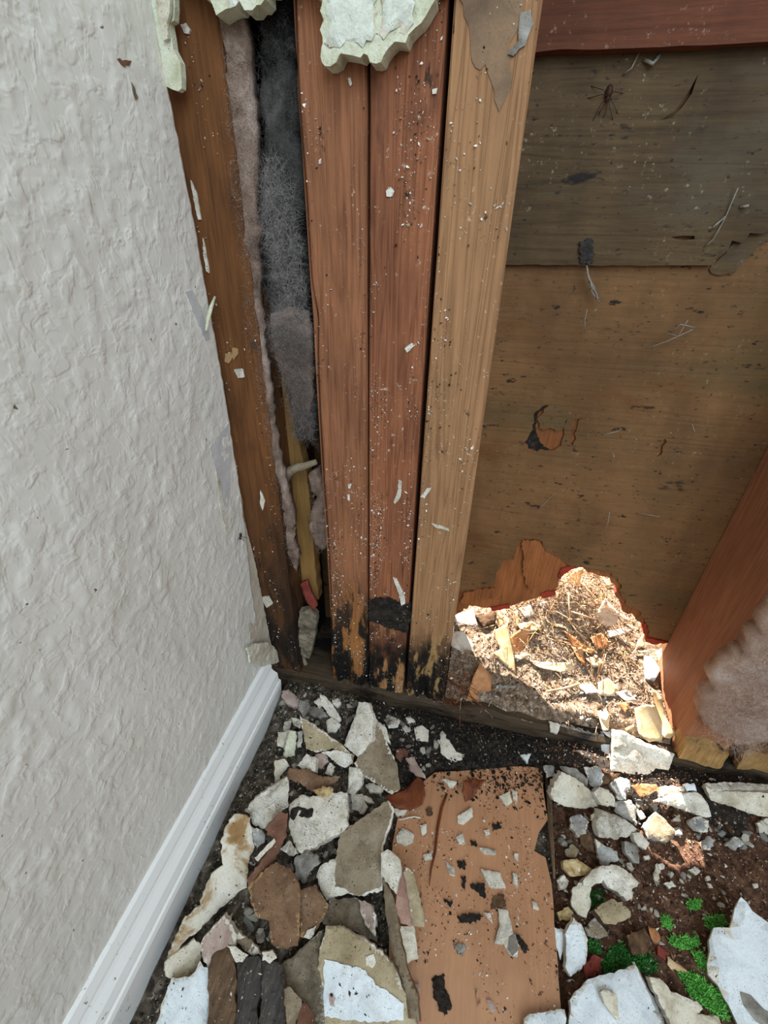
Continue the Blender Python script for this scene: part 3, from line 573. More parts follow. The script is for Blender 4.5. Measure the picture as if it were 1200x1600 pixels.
wool(pk, pkp, .002, 2200, [(150, 128, 112), (186, 166, 152), (120, 100, 86), (196, 176, 166)], 116, L=.006, yj=.002, w=.00005)
tw = tag(tube('paper_twist', [WY(a, b, .012) for a, b in C(T4, [(600, 745), (612, 705), (650, 690), (690, 680), (735, 664)])], [.003, .0042, .0038, .003, .0024], 'olive', sides=8), 'twisted scrap of dirty paper across the tan strip', 'paper scrap')
lp = tag(empty('insulation_tuft', (-.117, .012, .12)), 'small pink insulation tuft bulging beside the foot of the cracked stud', 'insulation')
lpp = [(min(a, -.1172), b) for a, b in pY(T4, [(700, 720), (735, 700), (760, 780), (775, 900), (785, 1050), (760, 1090), (725, 1050), (700, 960), (715, 880), (735, 830), (705, 800)], .012)]
slab('wool', fY(.012), lpp, .012, 'pinkwool', res=.0035, amp=.003, seed=117, parent=lp, smooth=True); wool(lp, lpp, .012, 350, [(150, 124, 112), (180, 156, 142)], 118, L=.007)
rdp = pY(T4, [(658, 1240), (688, 1225), (712, 1290), (736, 1340), (722, 1366), (690, 1330)], .010)
tag(slab('paper_scrap', fY(.010), rdp, .004, 'brick', res=.003, amp=.0010, seed=119, smooth=True), 'crumpled crimson scrap low in the corner gap', 'paper scrap')
tag(slab('rag_of_wool', fY(.008), pY(T4, [(652, 1370), (700, 1360), (735, 1390), (722, 1500), (700, 1590), (665, 1590), (650, 1480)], .008), 0.008, 'dust', res=.0025, amp=.0035, seed=120), 'dirty grey brown lump of wool below the crimson scrap', 'insulation')
tag(tube('cable', [WY(a, b, .014) for a, b in C(A, [(395, -60), (400, 60), (425, 170), (455, 235), (500, 280), (545, 300)])], .0028, 'olive', sides=8), 'dusty grey brown cable curving down at the foot of the corner gap', 'cable')
# fluffy insulation bulging from the next bay on the right
tuft = tag(empty('insulation_tuft', (.29, -.01, .06)), 'big fluffy brownish pink insulation tuft at the right edge', 'insulation')
tp = pY(F, [(1098, 1100), (1112, 1085), (1125, 1050), (1160, 1020), (1190, 980), (1260, 900), (1330, 880), (1330, 1170), (1240, 1165), (1190, 1150), (1150, 1160), (1120, 1140), (1100, 1130)], -.008)
def bulge(u, v): return .012*np.clip(1-((u-.315)/.09)**2, -.6, 1)*np.clip(1-((v-.13)/.09)**2, -.6, 1)
slab('wool', fY(-.008), tp, .014, 'brownwool', res=.005, amp=.005, jag=.003, seed=121, parent=tuft, smooth=True, bend=bulge)
wool(tuft, tp, -.012, 9000, [(196, 158, 136), (216, 186, 168), (172, 134, 112), (228, 208, 194)], 122, L=.014, w=.00008, yj=.008, curl=.45)

# ------------------------------------------------------------------ sill plate
def sd(v):
    v = v.copy(); fr = v[:, 1] < 1e-4; top = v[:, 2] > .0335
    v[:, 1] += np.where(fr, -.004+.006*nz(v, (30, 0, 70), 131, 3) + np.where(top, .005, 0), 0)
    v[:, 2] += np.where(top, .0035*nz(v, (34, 30, 0), 132, 3)-.002, 0)
    return v
tag(nbox('sill_plate', np.r_[-.19, np.arange(-.16, .40, .004), .6, 1.2], [0, .004, .01, .02, .04, .088], np.linspace(0, .034, 9), 'sill', sd), 'rotten blackened sill plate under the studs', 'sill plate')
for nm, x0, x1, z1, sd_, lab in (('wood_remnant', .2275, .262, .060, 133, 'yellow rotten wood remnant at the foot of the sunlit stud'), ('wood_remnant', .276, .33, .062, 134, 'yellow brown rotten block under the fluffy insulation')):
    def rd(v, k=sd_):
        v = v.copy(); v[:, 1] += .004*nz(v, (70, 40, 40), k, 3); v[:, 0] += .003*nz(v, (0, 60, 60), k+1, 2); v[:, 2] += np.where(v[:, 2] > .04, .010*nz(v, (80, 50, 0), k+2, 2), 0); return v
    tag(nbox(nm, np.linspace(x0, x1, 12), [-.008, -.004, .0, .012] if sd_ == 133 else [-.004, .004, .02, .04], np.linspace(.034, z1, 12), 'yellowrot', rd), lab, 'rotten wood')

# ------------------------------------------------------------------ ground: dirt on the floor, litter in the bay and outside
PLT = 0.0115
plank_px = C(E, [(600, 20), (880, 2), (1000, -8), (1098, 0), (1108, 110), (1128, 240), (1086, 300), (1064, 388), (1118, 420), (1146, 540), (1165, 800), (1190, 1130), (1200, 1240)])
plank_left = C(E, [(372, 1240), (384, 900), (388, 600), (400, 350), (440, 150)])
plank_xy = [tuple(WZ(a, b, PLT)[:2]) for a, b in plank_px] + [(.113, -.45), (-.022, -.45)] + [tuple(WZ(a, b, PLT)[:2]) for a, b in plank_left]
def H(x, y):
    x = np.atleast_1d(np.asarray(x, float)); y = np.atleast_1d(np.asarray(y, float)); p = np.c_[x, y, x*0]
    h = .0045+.0035*nz(p, 55, 201, 3)
    h = h + .016*np.exp(-((x+.125)/.055)**2-((y+.10)/.12)**2) + .012*np.exp(-((y+.018)/.028)**2) + .006*sstep(.10, .14, x)
    on = (x > -.030) & (x < .110) & (y < -.066+.30*np.minimum(x+.02, .11)+.012*nz(p, 60, 203, 2))
    h = np.where(on | (x < -.03) | (x > .11), h, np.maximum(h, .0125+.002*nz(p, 90, 204, 2)))
    return np.where(on, np.minimum(h, .0025), np.maximum(h, .001))
def Htop(x, y):
    p = np.array([[x, y]]); return max(float(H(x, y)[0]), PLT if inside(p, plank_xy)[0] else 0)
def hg(x, y):
    x = np.atleast_1d(np.asarray(x, float)); y = np.atleast_1d(np.asarray(y, float)); p = np.c_[x, y, x*0]
    h = .040+.012*sstep(0, .1, y) + .042*np.exp(-((x-.125)/.055)**2-((y-.155)/.055)**2) - .03*sstep(.3, 1.0, y)
    return h + .0035*nz(p, 60, 202, 3) - .010*sstep(.018, .004, y)
def on_floor(px, py, lift):
    z = .01
    for _ in range(4): q = WZ(px, py, z+lift); z = Htop(q[0], q[1])
    return WZ(px, py, z+lift)
def HV(x, y): return np.maximum(H(x, y), np.where(inside(np.c_[x, y], plank_xy), PLT, 0))
def many(p, fun):
    r = (np.c_[p[:, 0]-600., p[:, 1]-800., np.full(len(p), FPX)])@np.stack([_x, _d, -_v], 1); z = np.full(len(p), .02)
    for _ in range(5):
        q = CAM+r*((z-CAM[2])/r[:, 2])[:, None]; z = fun(q[:, 0], q[:, 1])
    return CAM+r*((z-CAM[2])/r[:, 2])[:, None]
def on_litter(px, py, lift):
    z = .05
    for _ in range(6): q = WZ(px, py, z+lift); z = float(hg(q[0], q[1])[0])
    return WZ(px, py, z+lift)
tag(heightfield('dirt_floor', np.r_[-.171, np.arange(-.168, .36, .0028), .5, .9], np.r_[-.9, -.5, np.arange(-.30, -.0005, .0028), .002], H, ['soilA', 'soilB', 'blackdirt'], lambda x, y: np.where((x > .108) & (y < -.045+.02*np.sin(x*90)), 1, np.where((x > -.09) & (y > -.075), 2, 0))), 'dark dirt and plaster dust spread over the floor', 'dirt', kind='stuff')
tag(heightfield('leaf_litter_soil', np.arange(.0045, .226, .0028), np.r_[np.arange(.004, .10, .0026)], hg, ['soilC']), 'crumbly sunlit soil lying on the sill in the bay', 'soil', kind='stuff')
tag(heightfield('ground', np.r_[-3, -1.5, -.8, -.3, np.arange(-.10, .36, .005), .6, 1, 2, 3], np.r_[np.arange(.092, .40, .005), .5, .7, 1.0, 1.6, 2.5, 4], hg, ['soilC']), kind='structure')

plank_o = slab('laminate_plank', (np.array([0, 0, PLT]), XH, YH, ZH), plank_xy, .009, ('plank', 'clod', 'clod'), res=.012, amp=.0001, jag=.0004, seed=210)
tag(plank_o, 'orange brown laminate floor plank lying in the middle of the debris', 'floor plank')

# ------------------------------------------------------------------ broken pieces
_seed = [300]
def piece(nm, w, pts, mats, th, lift, tilt, label, cat='plaster shard', layers=(), group=None, curl=0.0, cdir=0.0, res=.0022, amp=.0005, jag=.0008, ground=on_floor, smooth=False, taper=0.0, parts=()):
    _seed[0] += 7; sd_ = _seed[0]; px = C(w, pts); th /= 1000; lift /= 1000
    cx = sum(p[0] for p in px)/len(px); cy = sum(p[1] for p in px)/len(px)
    o = ground(cx, cy, lift+th)
    rgt = np.random.default_rng(sd_); tx, ty = [math.radians(q*1.15+rgt.uniform(-7, 7)*(th > .0015)) for q in tilt]
    rim = min(.0016, th*.3) if (not smooth and th > .0019) else 0.0
    n = np.array([math.sin(ty), -math.sin(tx), 1.0]); n[2] = math.sqrt(max(.05, 1-n[0]**2-n[1]**2)); n /= np.linalg.norm(n)
    U = np.cross(YH, n); U /= np.linalg.norm(U); V_ = np.cross(n, U)
    def proj(pp): return [((q-o)@U, (q-o)@V_) for q in (WP(a, b, o, n) for a, b in pp)]
    pb = proj(px); bend = None
    if curl:
        c_, s_ = math.cos(cdir), math.sin(cdir); span = max(abs(a*c_+b*s_) for a, b in pb)
        bend = lambda u, v: curl/1000*(((u*c_+v*s_)/span)**2-.35)
    if isinstance(mats, str): mats = (mats, mats, mats)
    if not layers and not parts:
        ob = slab(nm, (o, U, V_, n), pb, th, mats, res=res, amp=amp, jag=jag, seed=sd_, bend=bend, smooth=smooth, taper=taper, rim=rim)
        return tag(ob, label, cat, group)
    root = tag(empty(nm, tuple(o-n*th)), label, cat, group)
    slab('core', (o, U, V_, n), pb, th, mats, res=res, amp=amp, jag=jag, seed=sd_, bend=bend, parent=root, smooth=smooth, taper=taper, rim=rim)
    for i, (pn, lp_, lm, lt) in enumerate(layers):
        slab(pn, (o+n*lt/1000, U, V_, n), proj(C(w, lp_)), lt/1000+.0004, (lm,)*3, res=res, amp=amp, jag=jag*.8, seed=sd_+1+i, bend=bend, parent=root, smooth=smooth)
    return root
D = 'drywall_shard'; Q = 'plaster_chunk'; gg = ('gyp', 'gyp', 'cream'); gd = ('gypdirty', 'gyp', 'cream')
# --- corner heap beside the baseboard
piece(Q, A, [(310, 340), (345, 330), (402, 385), (396, 432), (340, 412), (308, 375)], 'pinkgrey', 6, 2, (10, 0), 'pinkish brown chunk against the end of the baseboard', 'plaster chunk', amp=.001)
piece(Q, A, [(400, 392), (450, 385), (468, 440), (425, 482), (398, 442)], 'grey', 6, 2, (15, 10), 'grey chunk right of the pinkish chunk by the baseboard end', 'plaster chunk', amp=.001)
piece(Q, A, [(455, 420), (520, 430), (555, 470), (512, 487), (458, 467)], 'grey', 5, 3, (10, -10), 'flat grey block under the long white splinter in the corner', 'plaster chunk')
piece(D, A, [(513, 365), (545, 370), (590, 430), (630, 495), (618, 511), (560, 470), (525, 420)], gg, 4, 8, (20, 15), 'long white plaster splinter slanting in the corner heap')
piece(D, A, [(480, 395), (515, 375), (527, 410), (505, 432)], gg, 4, 7, (20, -10), 'small cream flake left of the long white splinter')
piece(Q, A, [(580, 386), (612, 379), (627, 405), (600, 426), (582, 410)], gg, 6, 5, (12, 0), 'small white chunk above right of the long white splinter', 'plaster chunk', amp=.001)
piece(Q, A, [(548, 502), (580, 480), (627, 520), (606, 556), (555, 566)], gg, 7, 4, (15, 10), 'white block below the long white splinter', 'plaster chunk', amp=.001)
piece(D, A, [(325, 505), (360, 498), (352, 556), (322, 550)], gd, 4, 7, (10, 20), 'small cream scrap against the baseboard near its end')
piece(D, A, [(360, 485), (412, 500), (405, 542), (370, 520)], gd, 4, 9, (25, 0), 'small dirty white scrap above the tan triangular board')
piece(D, A, [(405, 475), (480, 520), (560, 580), (640, 640), (702, 690), (690, 742), (655, 702), (580, 652), (500, 672), (440, 652), (424, 560)], ('tan', 'gyp', 'gyp'), 7, 12, (28, 12), 'tan triangular piece of drywall leaning in the corner heap', layers=[('torn_edge', [(520, 668), (610, 656), (678, 680), (690, 722), (645, 752), (604, 730), (562, 692)], 'gyp', 1.5)])
piece(D, A, [(288, 560), (355, 555), (327, 640), (288, 637)], ('cream', 'gyp', 'gyp'), 5, 6, (20, 20), 'cream flake beside the baseboard left of the greenish flake')
piece(D, A, [(352, 555), (391, 560), (381, 690), (325, 696), (331, 640)], ('cream2', 'gyp', 'gyp'), 5, 7, (25, 25), 'pale greenish upright flake near the baseboard')
piece(D, A, [(396, 558), (421, 555), (415, 641), (394, 646)], gd, 4, 5, (25, 10), 'narrow cream sliver right of the greenish flake')
root = tag(empty(D, tuple(on_floor(*C(A, [(790, 700)])[0], .002))), 'large pointed drywall shard with one white and one brown face', 'plaster shard')
def facet(nm, w, pts, o, n, th, mats, sd_, par, **kw):
    n = np.array(n, float); n /= np.linalg.norm(n); U = np.cross(YH, n); U /= np.linalg.norm(U); V_ = np.cross(n, U)
    pb = [((q-o)@U, (q-o)@V_) for q in (WP(a, b, o, n) for a, b in C(w, pts))]
    kw.setdefault('res', .0025); kw['res'] = min(kw['res'], .0026); kw.setdefault('amp', .0005)
    return slab(nm, (o, U, V_, n), pb, th, mats, seed=sd_, parent=par, rim=min(.0016, th*.3), **kw)
oa = on_floor(*C(A, [(740, 700)])[0], .024)
facet('white_face', A, [(720, 400), (770, 405), (797, 480), (792, 600), (740, 670), (718, 706), (640, 632), (665, 560), (690, 500)], oa, (-.35, -.55, .75), .007, gg, 901, root, res=.004)
facet('brown_face', A, [(797, 482), (850, 560), (890, 650), (930, 740), (946, 870), (902, 896), (850, 862), (740, 792), (700, 730), (720, 700), (792, 600)], oa, (.25, -.45, .85), .008, ('olive', 'gyp', 'gyp'), 902, root, res=.004, amp=.0007)
facet('white_rim', A, [(797, 472), (870, 540), (896, 625), (862, 602), (825, 540)], oa-np.array([0, 0, .003]), (.3, -.3, .9), .006, gg, 903, root)
piece(Q, A, [(388, 742), (440, 680), (492, 700), (486, 776), (420, 762)], gg, 9, 5, (18, -5), 'cream white block below the greenish flake', 'plaster chunk', amp=.0012)
piece(Q, A, [(490, 682), (540, 670), (562, 720), (520, 757), (488, 732)], 'pinkgrey', 6, 5, (12, 8), 'small tan crumb beside the cream white block', 'plaster chunk', amp=.001)
piece(Q, A, [(538, 782), (565, 725), (592, 745), (576, 796)], gg, 6, 5, (20, 0), 'small white wedge above the reddish brown strip end', 'plaster chunk')
piece(Q, A, [(670, 750), (740, 760), (736, 850), (700, 896), (658, 886), (664, 800)], gg, 9, 5, (22, -8), 'upright white chunk below the tan triangular board', 'plaster chunk', amp=.001)
piece(D, A, [(718, 890), (790, 910), (806, 942), (760, 932)], gg, 5, 4, (10, 10), 'thin white sliver under the big pointed shard')
piece(D, A, [(755, 840), (800, 830), (848, 860), (832, 884), (780, 884)], gg, 5, 5, (12, -12), 'white flake at the lower tip of the big pointed shard')
piece(D, A, [(680, 895), (735, 890), (765, 960), (740, 1000), (685, 975)], ('gypdirty', 'gyp', 'gyp'), 6, 3, (14, 0), 'dirty white flake left of the dark brown leaf')
piece(D, A, [(272, 716), (330, 708), (352, 746), (302, 800), (300, 832), (274, 832)], ('cream', 'kraft', 'kraft'), 4, 10, (25, 25), 'cream flake with a brown rim against the baseboard')
piece('paper_strip', A, [(350, 750), (450, 760), (530, 800), (622, 798), (592, 832), (540, 862), (470, 882), (400, 832), (338, 812)], ('kraft', 'kraft', 'kraft'), 1.5, 13, (20, 10), 'damp brown paper strip above the mottled white shards', 'paper scrap', curl=5, cdir=1.2, smooth=True)
piece(D, B, [(455, 235), (510, 165), (580, 110), (640, 75), (682, 50), (692, 100), (686, 215), (635, 236), (590, 300), (550, 332), (490, 292), (482, 250)], ('gypdirty', 'gyp', 'kraft'), 7, 12, (25, 18), 'mottled brown and cream shard touching the baseboard', layers=[('white_patch', [(560, 218), (610, 185), (622, 232), (596, 280), (565, 290)], 'gyp', 1.2)])
piece(Q, A, [(478, 872), (540, 850), (586, 860), (582, 906), (540, 922), (490, 892)], 'yellowrock', 6, 14, (15, 0), 'crumbly yellowish lump on the edge of the speckled white slab', 'plaster chunk', amp=.0012)
piece(D, B, [(690, 190), (760, 140), (830, 152), (930, 130), (1000, 130), (1006, 310), (960, 350), (880, 390), (770, 456), (730, 440), (690, 320)], gg, 9, 8, (16, -6), 'broad speckled white slab with a black mould spot', layers=[('mould_spot', [(700, 225), (740, 205), (790, 222), (822, 215), (815, 262), (760, 265), (735, 250), (715, 282), (696, 262)], 'blackdirt', .5)], amp=.0007)
piece(Q, B, [(720, 482), (780, 440), (850, 470), (856, 512), (800, 560), (772, 622), (720, 572)], 'grey', 8, 4, (18, 5), 'grey crumbling chunk below the speckled white slab', 'plaster chunk', amp=.0014)
piece(D, B, [(640, 440), (690, 385), (742, 460), (700, 472)], gd, 4, 10, (18, 0), 'small cream triangle left of the grey crumbling chunk')
piece(D, B, [(490, 320), (530, 330), (558, 352), (560, 400), (520, 430), (492, 400)], ('bluegrey', 'gyp', 'gyp'), 5, 9, (15, 15), 'small pale grey scrap beside the long curled paint strip')
piece('paint_strip', B, [(400, 245), (470, 260), (490, 330), (502, 420), (470, 510), (465, 640), (400, 690), (290, 790), (190, 890), (110, 950), (92, 1000), (60, 1062), (22, 1082), (40, 1010), (82, 920), (122, 820), (220, 740), (232, 670), (280, 572), (340, 522), (330, 400), (372, 280)], ('creambrown', 'cream', 'kraft'), 2.2, 16, (16, 34), 'long curled cream paint strip with brown stains along the baseboard', 'paint strip', curl=4, cdir=.9, jag=.001, parts=1, layers=[('rolled_end', [(20, 1030), (85, 985), (180, 915), (216, 940), (216, 1030), (170, 1110), (100, 1126), (22, 1102)], 'cream', 2.5)])
piece(D, B, [(60, 1122), (170, 1110), (215, 1030), (262, 1085), (263, 1420), (-30, 1420), (20, 1232)], ('bluewhite', 'gyp', 'gyp'), 8, 8, (6, 14), 'cool white painted slab at the bottom beside the baseboard')
piece(D, B, [(340, 795), (412, 900), (402, 960), (300, 1000), (262, 1082), (215, 1010), (220, 930)], ('pinkgrey', 'gyp', 'gyp'), 7, 10, (26, 8), 'pinkish triangular shard above the rotten wood at the bottom left')
wr = tag(empty('rotten_wood', tuple(on_floor(*C(B, [(460, 1220)])[0], .0))), 'dark rotten wood chunk split into three along the grain at the bottom left', 'rotten wood')
for i, (nm, pts, m) in enumerate([('brown_stave', [(268, 1002), (350, 945), (392, 1000), (405, 1120), (395, 1420), (250, 1420), (256, 1100)], 'darkrot'), ('black_stave', [(408, 1040), (480, 1012), (538, 1012), (536, 1180), (520, 1250), (520, 1420), (405, 1420)], 'charred'), ('grey_stave', [(542, 1030), (600, 1020), (642, 1042), (664, 1110), (672, 1420), (526, 1420), (542, 1180)], 'charred')]):
    facet(nm, B, pts, on_floor(*C(B, [(460, 1220)])[0], .018-.002*i), (.05+.12*(i-1), -.12, 1), .012, m, 920+i, wr, res=.004, amp=.0014, jag=.0009)
piece(D, B, [(360, 950), (420, 965), (472, 1002), (440, 1042), (408, 1040)], gg, 4, 17, (15, 5), 'white flake lying on the rotten wood chunk at its upper end')
piece(D, B, [(545, 992), (600, 980), (626, 1020), (592, 1052), (550, 1032)], gg, 4, 17, (15, 5), 'white flake at the upper tip of the grey rotten stave')
piece(D, B, [(405, 880), (440, 900), (505, 950), (540, 1000), (500, 1010), (450, 980), (415, 940)], ('olive', 'gyp', 'gyp'), 5, 10, (20, 0), 'olive grey scrap right of the pinkish triangular shard')
piece('paper_scrap', B, [(470, 640), (540, 560), (620, 500), (682, 530), (722, 580), (742, 650), (745, 900), (732, 952), (640, 972), (592, 940), (580, 822), (510, 790), (482, 700)], ('kraft', 'kraftlight', 'kraft'), 5, 16, (18, -6), 'broad damp brown sheet of board paper in the middle of the left heap', 'paper scrap', curl=2, amp=.0007)
piece('paper_scrap', B, [(745, 660), (830, 622), (872, 680), (902, 732), (872, 820), (832, 872), (802, 922), (752, 902)], ('kraft', 'kraftlight', 'kraft'), 5, 12, (14, 10), 'smaller brown sheet right of the broad damp brown sheet', 'paper scrap', layers=[('white_corner', [(790, 870), (838, 842), (825, 890), (802, 918), (768, 908)], 'gyp', 1.0)], amp=.0007)
piece('paper_strip', B, [(565, 332), (640, 236), (682, 242), (676, 370), (622, 490), (550, 570), (480, 642), (464, 592), (560, 482), (610, 392)], 'redbrown', 2, 21, (15, 22), 'narrow reddish brown strip across the left heap', 'paper scrap', curl=3, cdir=.7)
piece('paint_strip', B, [(508, 482), (560, 425), (610, 378), (618, 395), (570, 450), (528, 498)], 'cream', 1.5, 25, (12, 15), 'thin cream sliver lying on the reddish brown strip', 'paint flake')
piece(D, B, [(870, 830), (905, 702), (1050, 690), (1150, 732), (1162, 932), (1050, 872), (950, 852)], ('dust', 'grey', 'grey'), 5, 5, (10, 0), 'dusty grey brown slab below the large brown topped shard', amp=.0010)
piece(D, B, [(1065, 700), (1130, 730), (1160, 790), (1155, 900), (1110, 850), (1075, 780)], ('pinkgrey', 'gyp', 'gyp'), 4, 11, (10, 10), 'pinkish white flake on the dusty grey brown slab')
piece(D, B, [(640, 1060), (760, 962), (862, 870), (852, 980), (882, 1100), (872, 1420), (832, 1360), (752, 1242), (662, 1162)], ('dust', 'grey', 'grey'), 6, 6, (10, -4), 'dust covered brown slab left of the tan and white slab', amp=.0012)
piece('paper_scrap', B, [(660, 1180), (700, 1170), (760, 1240), (735, 1330), (720, 1420), (690, 1400), (665, 1260)], ('olive', 'kraft', 'kraft'), 1.5, 18, (10, 25), 'folded grey paper scrap at the bottom beside the rotten wood', 'paper scrap', curl=4, cdir=0.2)
piece('paper_scrap', B, [(750, 1260), (790, 1270), (830, 1340), (830, 1420), (722, 1420), (735, 1330)], ('redbrown', 'redbrown', 'redbrown'), 1.5, 16, (8, -15), 'dull red paper scrap at the bottom edge left of the tan and white slab', 'paper scrap', curl=3)
piece(D, E, [(150, 310), (260, 230), (380, 150), (408, 200), (352, 380), (352, 575), (240, 602), (200, 588), (90, 622), (40, 512), (62, 455), (130, 425), (145, 360)], gg, 8, 11, (17, -6), 'large white drywall shard with brown paper on top beside the plank', layers=[('brown_paper', [(155, 312), (262, 234), (376, 156), (400, 205), (346, 380), (346, 555), (300, 575), (240, 598), (200, 588), (178, 565), (130, 558), (140, 400)], 'olive', .9)], amp=.0006)
piece(D, E, [(85, 745), (150, 740), (250, 790), (350, 862), (420, 952), (452, 1042), (500, 1130), (520, 1230), (40, 1230), (50, 1170), (82, 1050), (48, 942), (55, 870)], ('tan', 'gyp', 'gyp'), 8, 13, (12, 2), 'big tan slab with a white torn face at the bottom left of the plank', layers=[('white_face', [(80, 895), (130, 908), (200, 925), (262, 942), (332, 1020), (400, 1062), (452, 1102), (452, 1180), (300, 1192), (80, 1165), (78, 1040)], 'bluewhite', .8), ('white_spot', [(275, 880), (310, 872), (322, 912), (305, 940), (280, 925)], 'gyp', .7), ('dark_hole', [(104, 1062), (122, 1055), (132, 1080), (128, 1115), (110, 1112)], 'pinkgrey', 1.6)], amp=.0005)
# folded scrap standing along the left side of the plank
fr = tag(empty('folded_board', tuple(on_floor(*C(E, [(440, 760)])[0], .0))), 'folded strip of drywall paper standing along the left side of the plank', 'board scrap')
of = on_floor(*C(E, [(440, 760)])[0], .016)
facet('side_wall', E, [(350, 500), (400, 600), (415, 650), (430, 780), (472, 960), (512, 1060), (522, 1190), (472, 1172), (440, 1000), (390, 850), (365, 680)], of, (-.45, -.2, .85), .004, ('olive', 'kraft', 'kraft'), 931, fr)
facet('white_flake', E, [(345, 400), (375, 380), (436, 430), (442, 480), (415, 592), (380, 545), (345, 500)], of+np.array([0, 0, .006]), (-.2, -.25, .9), .003, gg, 932, fr)
facet('pink_fold', E, [(442, 480), (460, 500), (490, 600), (497, 742), (440, 722), (415, 642), (425, 560)], of-np.array([0, 0, .002]), (.3, -.1, .95), .003, 'pink', 933, fr)
facet('outer_wall', E, [(465, 465), (500, 490), (546, 680), (551, 746), (500, 742), (480, 600), (455, 490)], of+np.array([0, 0, .001]), (.25, -.2, .9), .004, ('tan', 'gyp', 'gyp'), 934, fr)
facet('cream_end', E, [(430, 738), (500, 740), (522, 890), (492, 900), (462, 936), (445, 862)], of-np.array([0, 0, .004]), (.1, -.1, 1), .004, ('cream', 'gyp', 'gyp'), 935, fr)

# --- bits on and around the plank
piece('dry_leaf', A, [(872, 906), (960, 870), (1040, 800), (1075, 830), (1082, 900), (1062, 950), (1000, 976), (930, 972), (888, 946)], 'leafdark', .6, 7, (15, -15), 'dark brown fallen leaf at the upper left of the plank', 'leaf', curl=5, cdir=.6, smooth=True, jag=.0002)
piece('dry_leaf', A, [(918, 660), (950, 645), (992, 660), (985, 705), (945, 722), (920, 700)], 'redbrown', .8, 5, (10, 0), 'small dull red leaf scrap in the black dirt', 'leaf', curl=3, smooth=True)
piece('dry_leaf', A, [(975, 700), (1020, 690), (1082, 812), (1040, 802), (1000, 770)], 'pinkgrey', .8, 4, (10, 0), 'small greyish pink leaf scrap right below the dull red one', 'leaf', curl=2, smooth=True)
W_ = [(A, [(852, 485), (895, 472), (942, 495), (930, 526), (880, 532)], 'gyp', 'irregular white chunk by the sill right of the big pointed shard'),
      (A, [(973, 482), (1000, 478), (1026, 505), (985, 514)], 'gyp', 'small white chip by the sill under the third stud'),
      (A, [(1018, 538), (1060, 525), (1097, 550), (1092, 612), (1030, 602)], 'gyp', 'square white block in the black dirt under the pale stud'),
      (G, [(125, 750), (160, 770), (190, 820), (226, 830), (222, 850), (175, 866), (128, 822)], 'gyp', 'jagged white flake in the black dirt right of the square block'),
      (G, [(138, 930), (192, 940), (166, 966)], 'gyp', 'triangular white chip at the top end of the plank'),
      (G, [(453, 832), (497, 825), (482, 866)], 'bluewhite', 'small pale chip against the dark sill in the bay'),
      (E, [(403, 188), (467, 196), (456, 216), (420, 222)], 'gyp', 'flat white chip just below the dark brown leaf'),
      (E, [(418, 312), (450, 278), (502, 310), (496, 346), (465, 362), (420, 346)], 'gyp', 'round white chunk on the left edge of the plank'),
      (E, [(703, 226), (745, 200), (772, 184), (777, 226), (730, 266), (704, 256)], 'gyp', 'white chunk at the upper middle of the plank'),
      (E, [(698, 320), (730, 304), (742, 350), (712, 352)], 'gyp', 'small white square below the upper middle chunk on the plank'),
      (E, [(543, 406), (580, 394), (587, 424), (552, 432)], 'gyp', 'small white chip beside the dark crack line of the plank'),
      (E, [(648, 430), (690, 468), (694, 500), (668, 492)], 'gypdirty', 'narrow white chip in the middle of the plank'),
      (E, [(815, 470), (905, 490), (932, 560), (862, 556), (836, 522)], 'gyp', 'white diamond shaped flake right of the middle of the plank'),
      (E, [(966, 490), (986, 495), (992, 562), (970, 532)], 'gyp', 'thin white sliver near the right edge of the plank'),
      (E, [(972, 398), (992, 400), (992, 438), (974, 426)], 'gyp', 'tiny white chip above the thin sliver on the plank'),
      (E, [(828, 678), (860, 680), (872, 738)], 'gyp', 'narrow white chip left of the long white drip on the plank'),
      (E, [(903, 130), (950, 108), (962, 160), (932, 178)], 'cream', 'cream flake at the upper right of the plank'),
      (E, [(955, 95), (985, 110), (985, 160), (965, 140)], 'cream', 'small cream flake beside the larger one at the upper right of the plank'),
      (E, [(632, 50), (702, 66), (682, 92)], 'gyp', 'white chip at the top of the plank left of the brown curl'),
      (E, [(1053, 622), (1075, 628), (1088, 660), (1060, 650)], 'gyp', 'tiny white chip by the right edge of the plank'),
      (E, [(528, 265), (560, 262), (560, 300), (540, 315)], 'gyp', 'ragged white chip above the round white chunk on the plank'),
      (E, [(805, 370), (840, 375), (890, 385), (885, 405), (830, 400)], 'gypdirty', 'smeared pale chip above the diamond shaped flake'),
      (E, [(845, 1085), (865, 1090), (888, 1135), (868, 1142)], 'pinkgrey', 'small pinkish chip at the bottom of the plank'),
      (E, [(503, 1018), (525, 1012), (532, 1040), (512, 1048)], 'pinkgrey', 'small round pinkish chip beside the folded strip'),
      (E, [(830, 290), (855, 285), (858, 308), (838, 315)], 'gyp', 'small round white chip at the upper right of the plank')]
for i, (w, pts, m, lab) in enumerate(W_):
    piece('plaster_chip', w, pts, (m, 'gyp', 'gyp'), 2.6, .2, ((i*37) % 13-4, (i*53) % 15-7), lab, 'plaster chip', group='pale chips on and around the plank', res=.002, amp=.0003, jag=.0004)
dr = piece('plaster_chip', E, [(895, 655), (940, 665), (955, 720), (962, 762), (992, 830), (986, 880), (952, 872), (920, 822), (880, 816), (902, 740)], gg, 3, .3, (5, 0), 'long white drip shaped flake with a grey tip on the plank', 'plaster chip', layers=[('grey_tip', [(945, 790), (975, 780), (992, 850), (962, 882), (940, 850)], 'grey', .6)], jag=.0004)
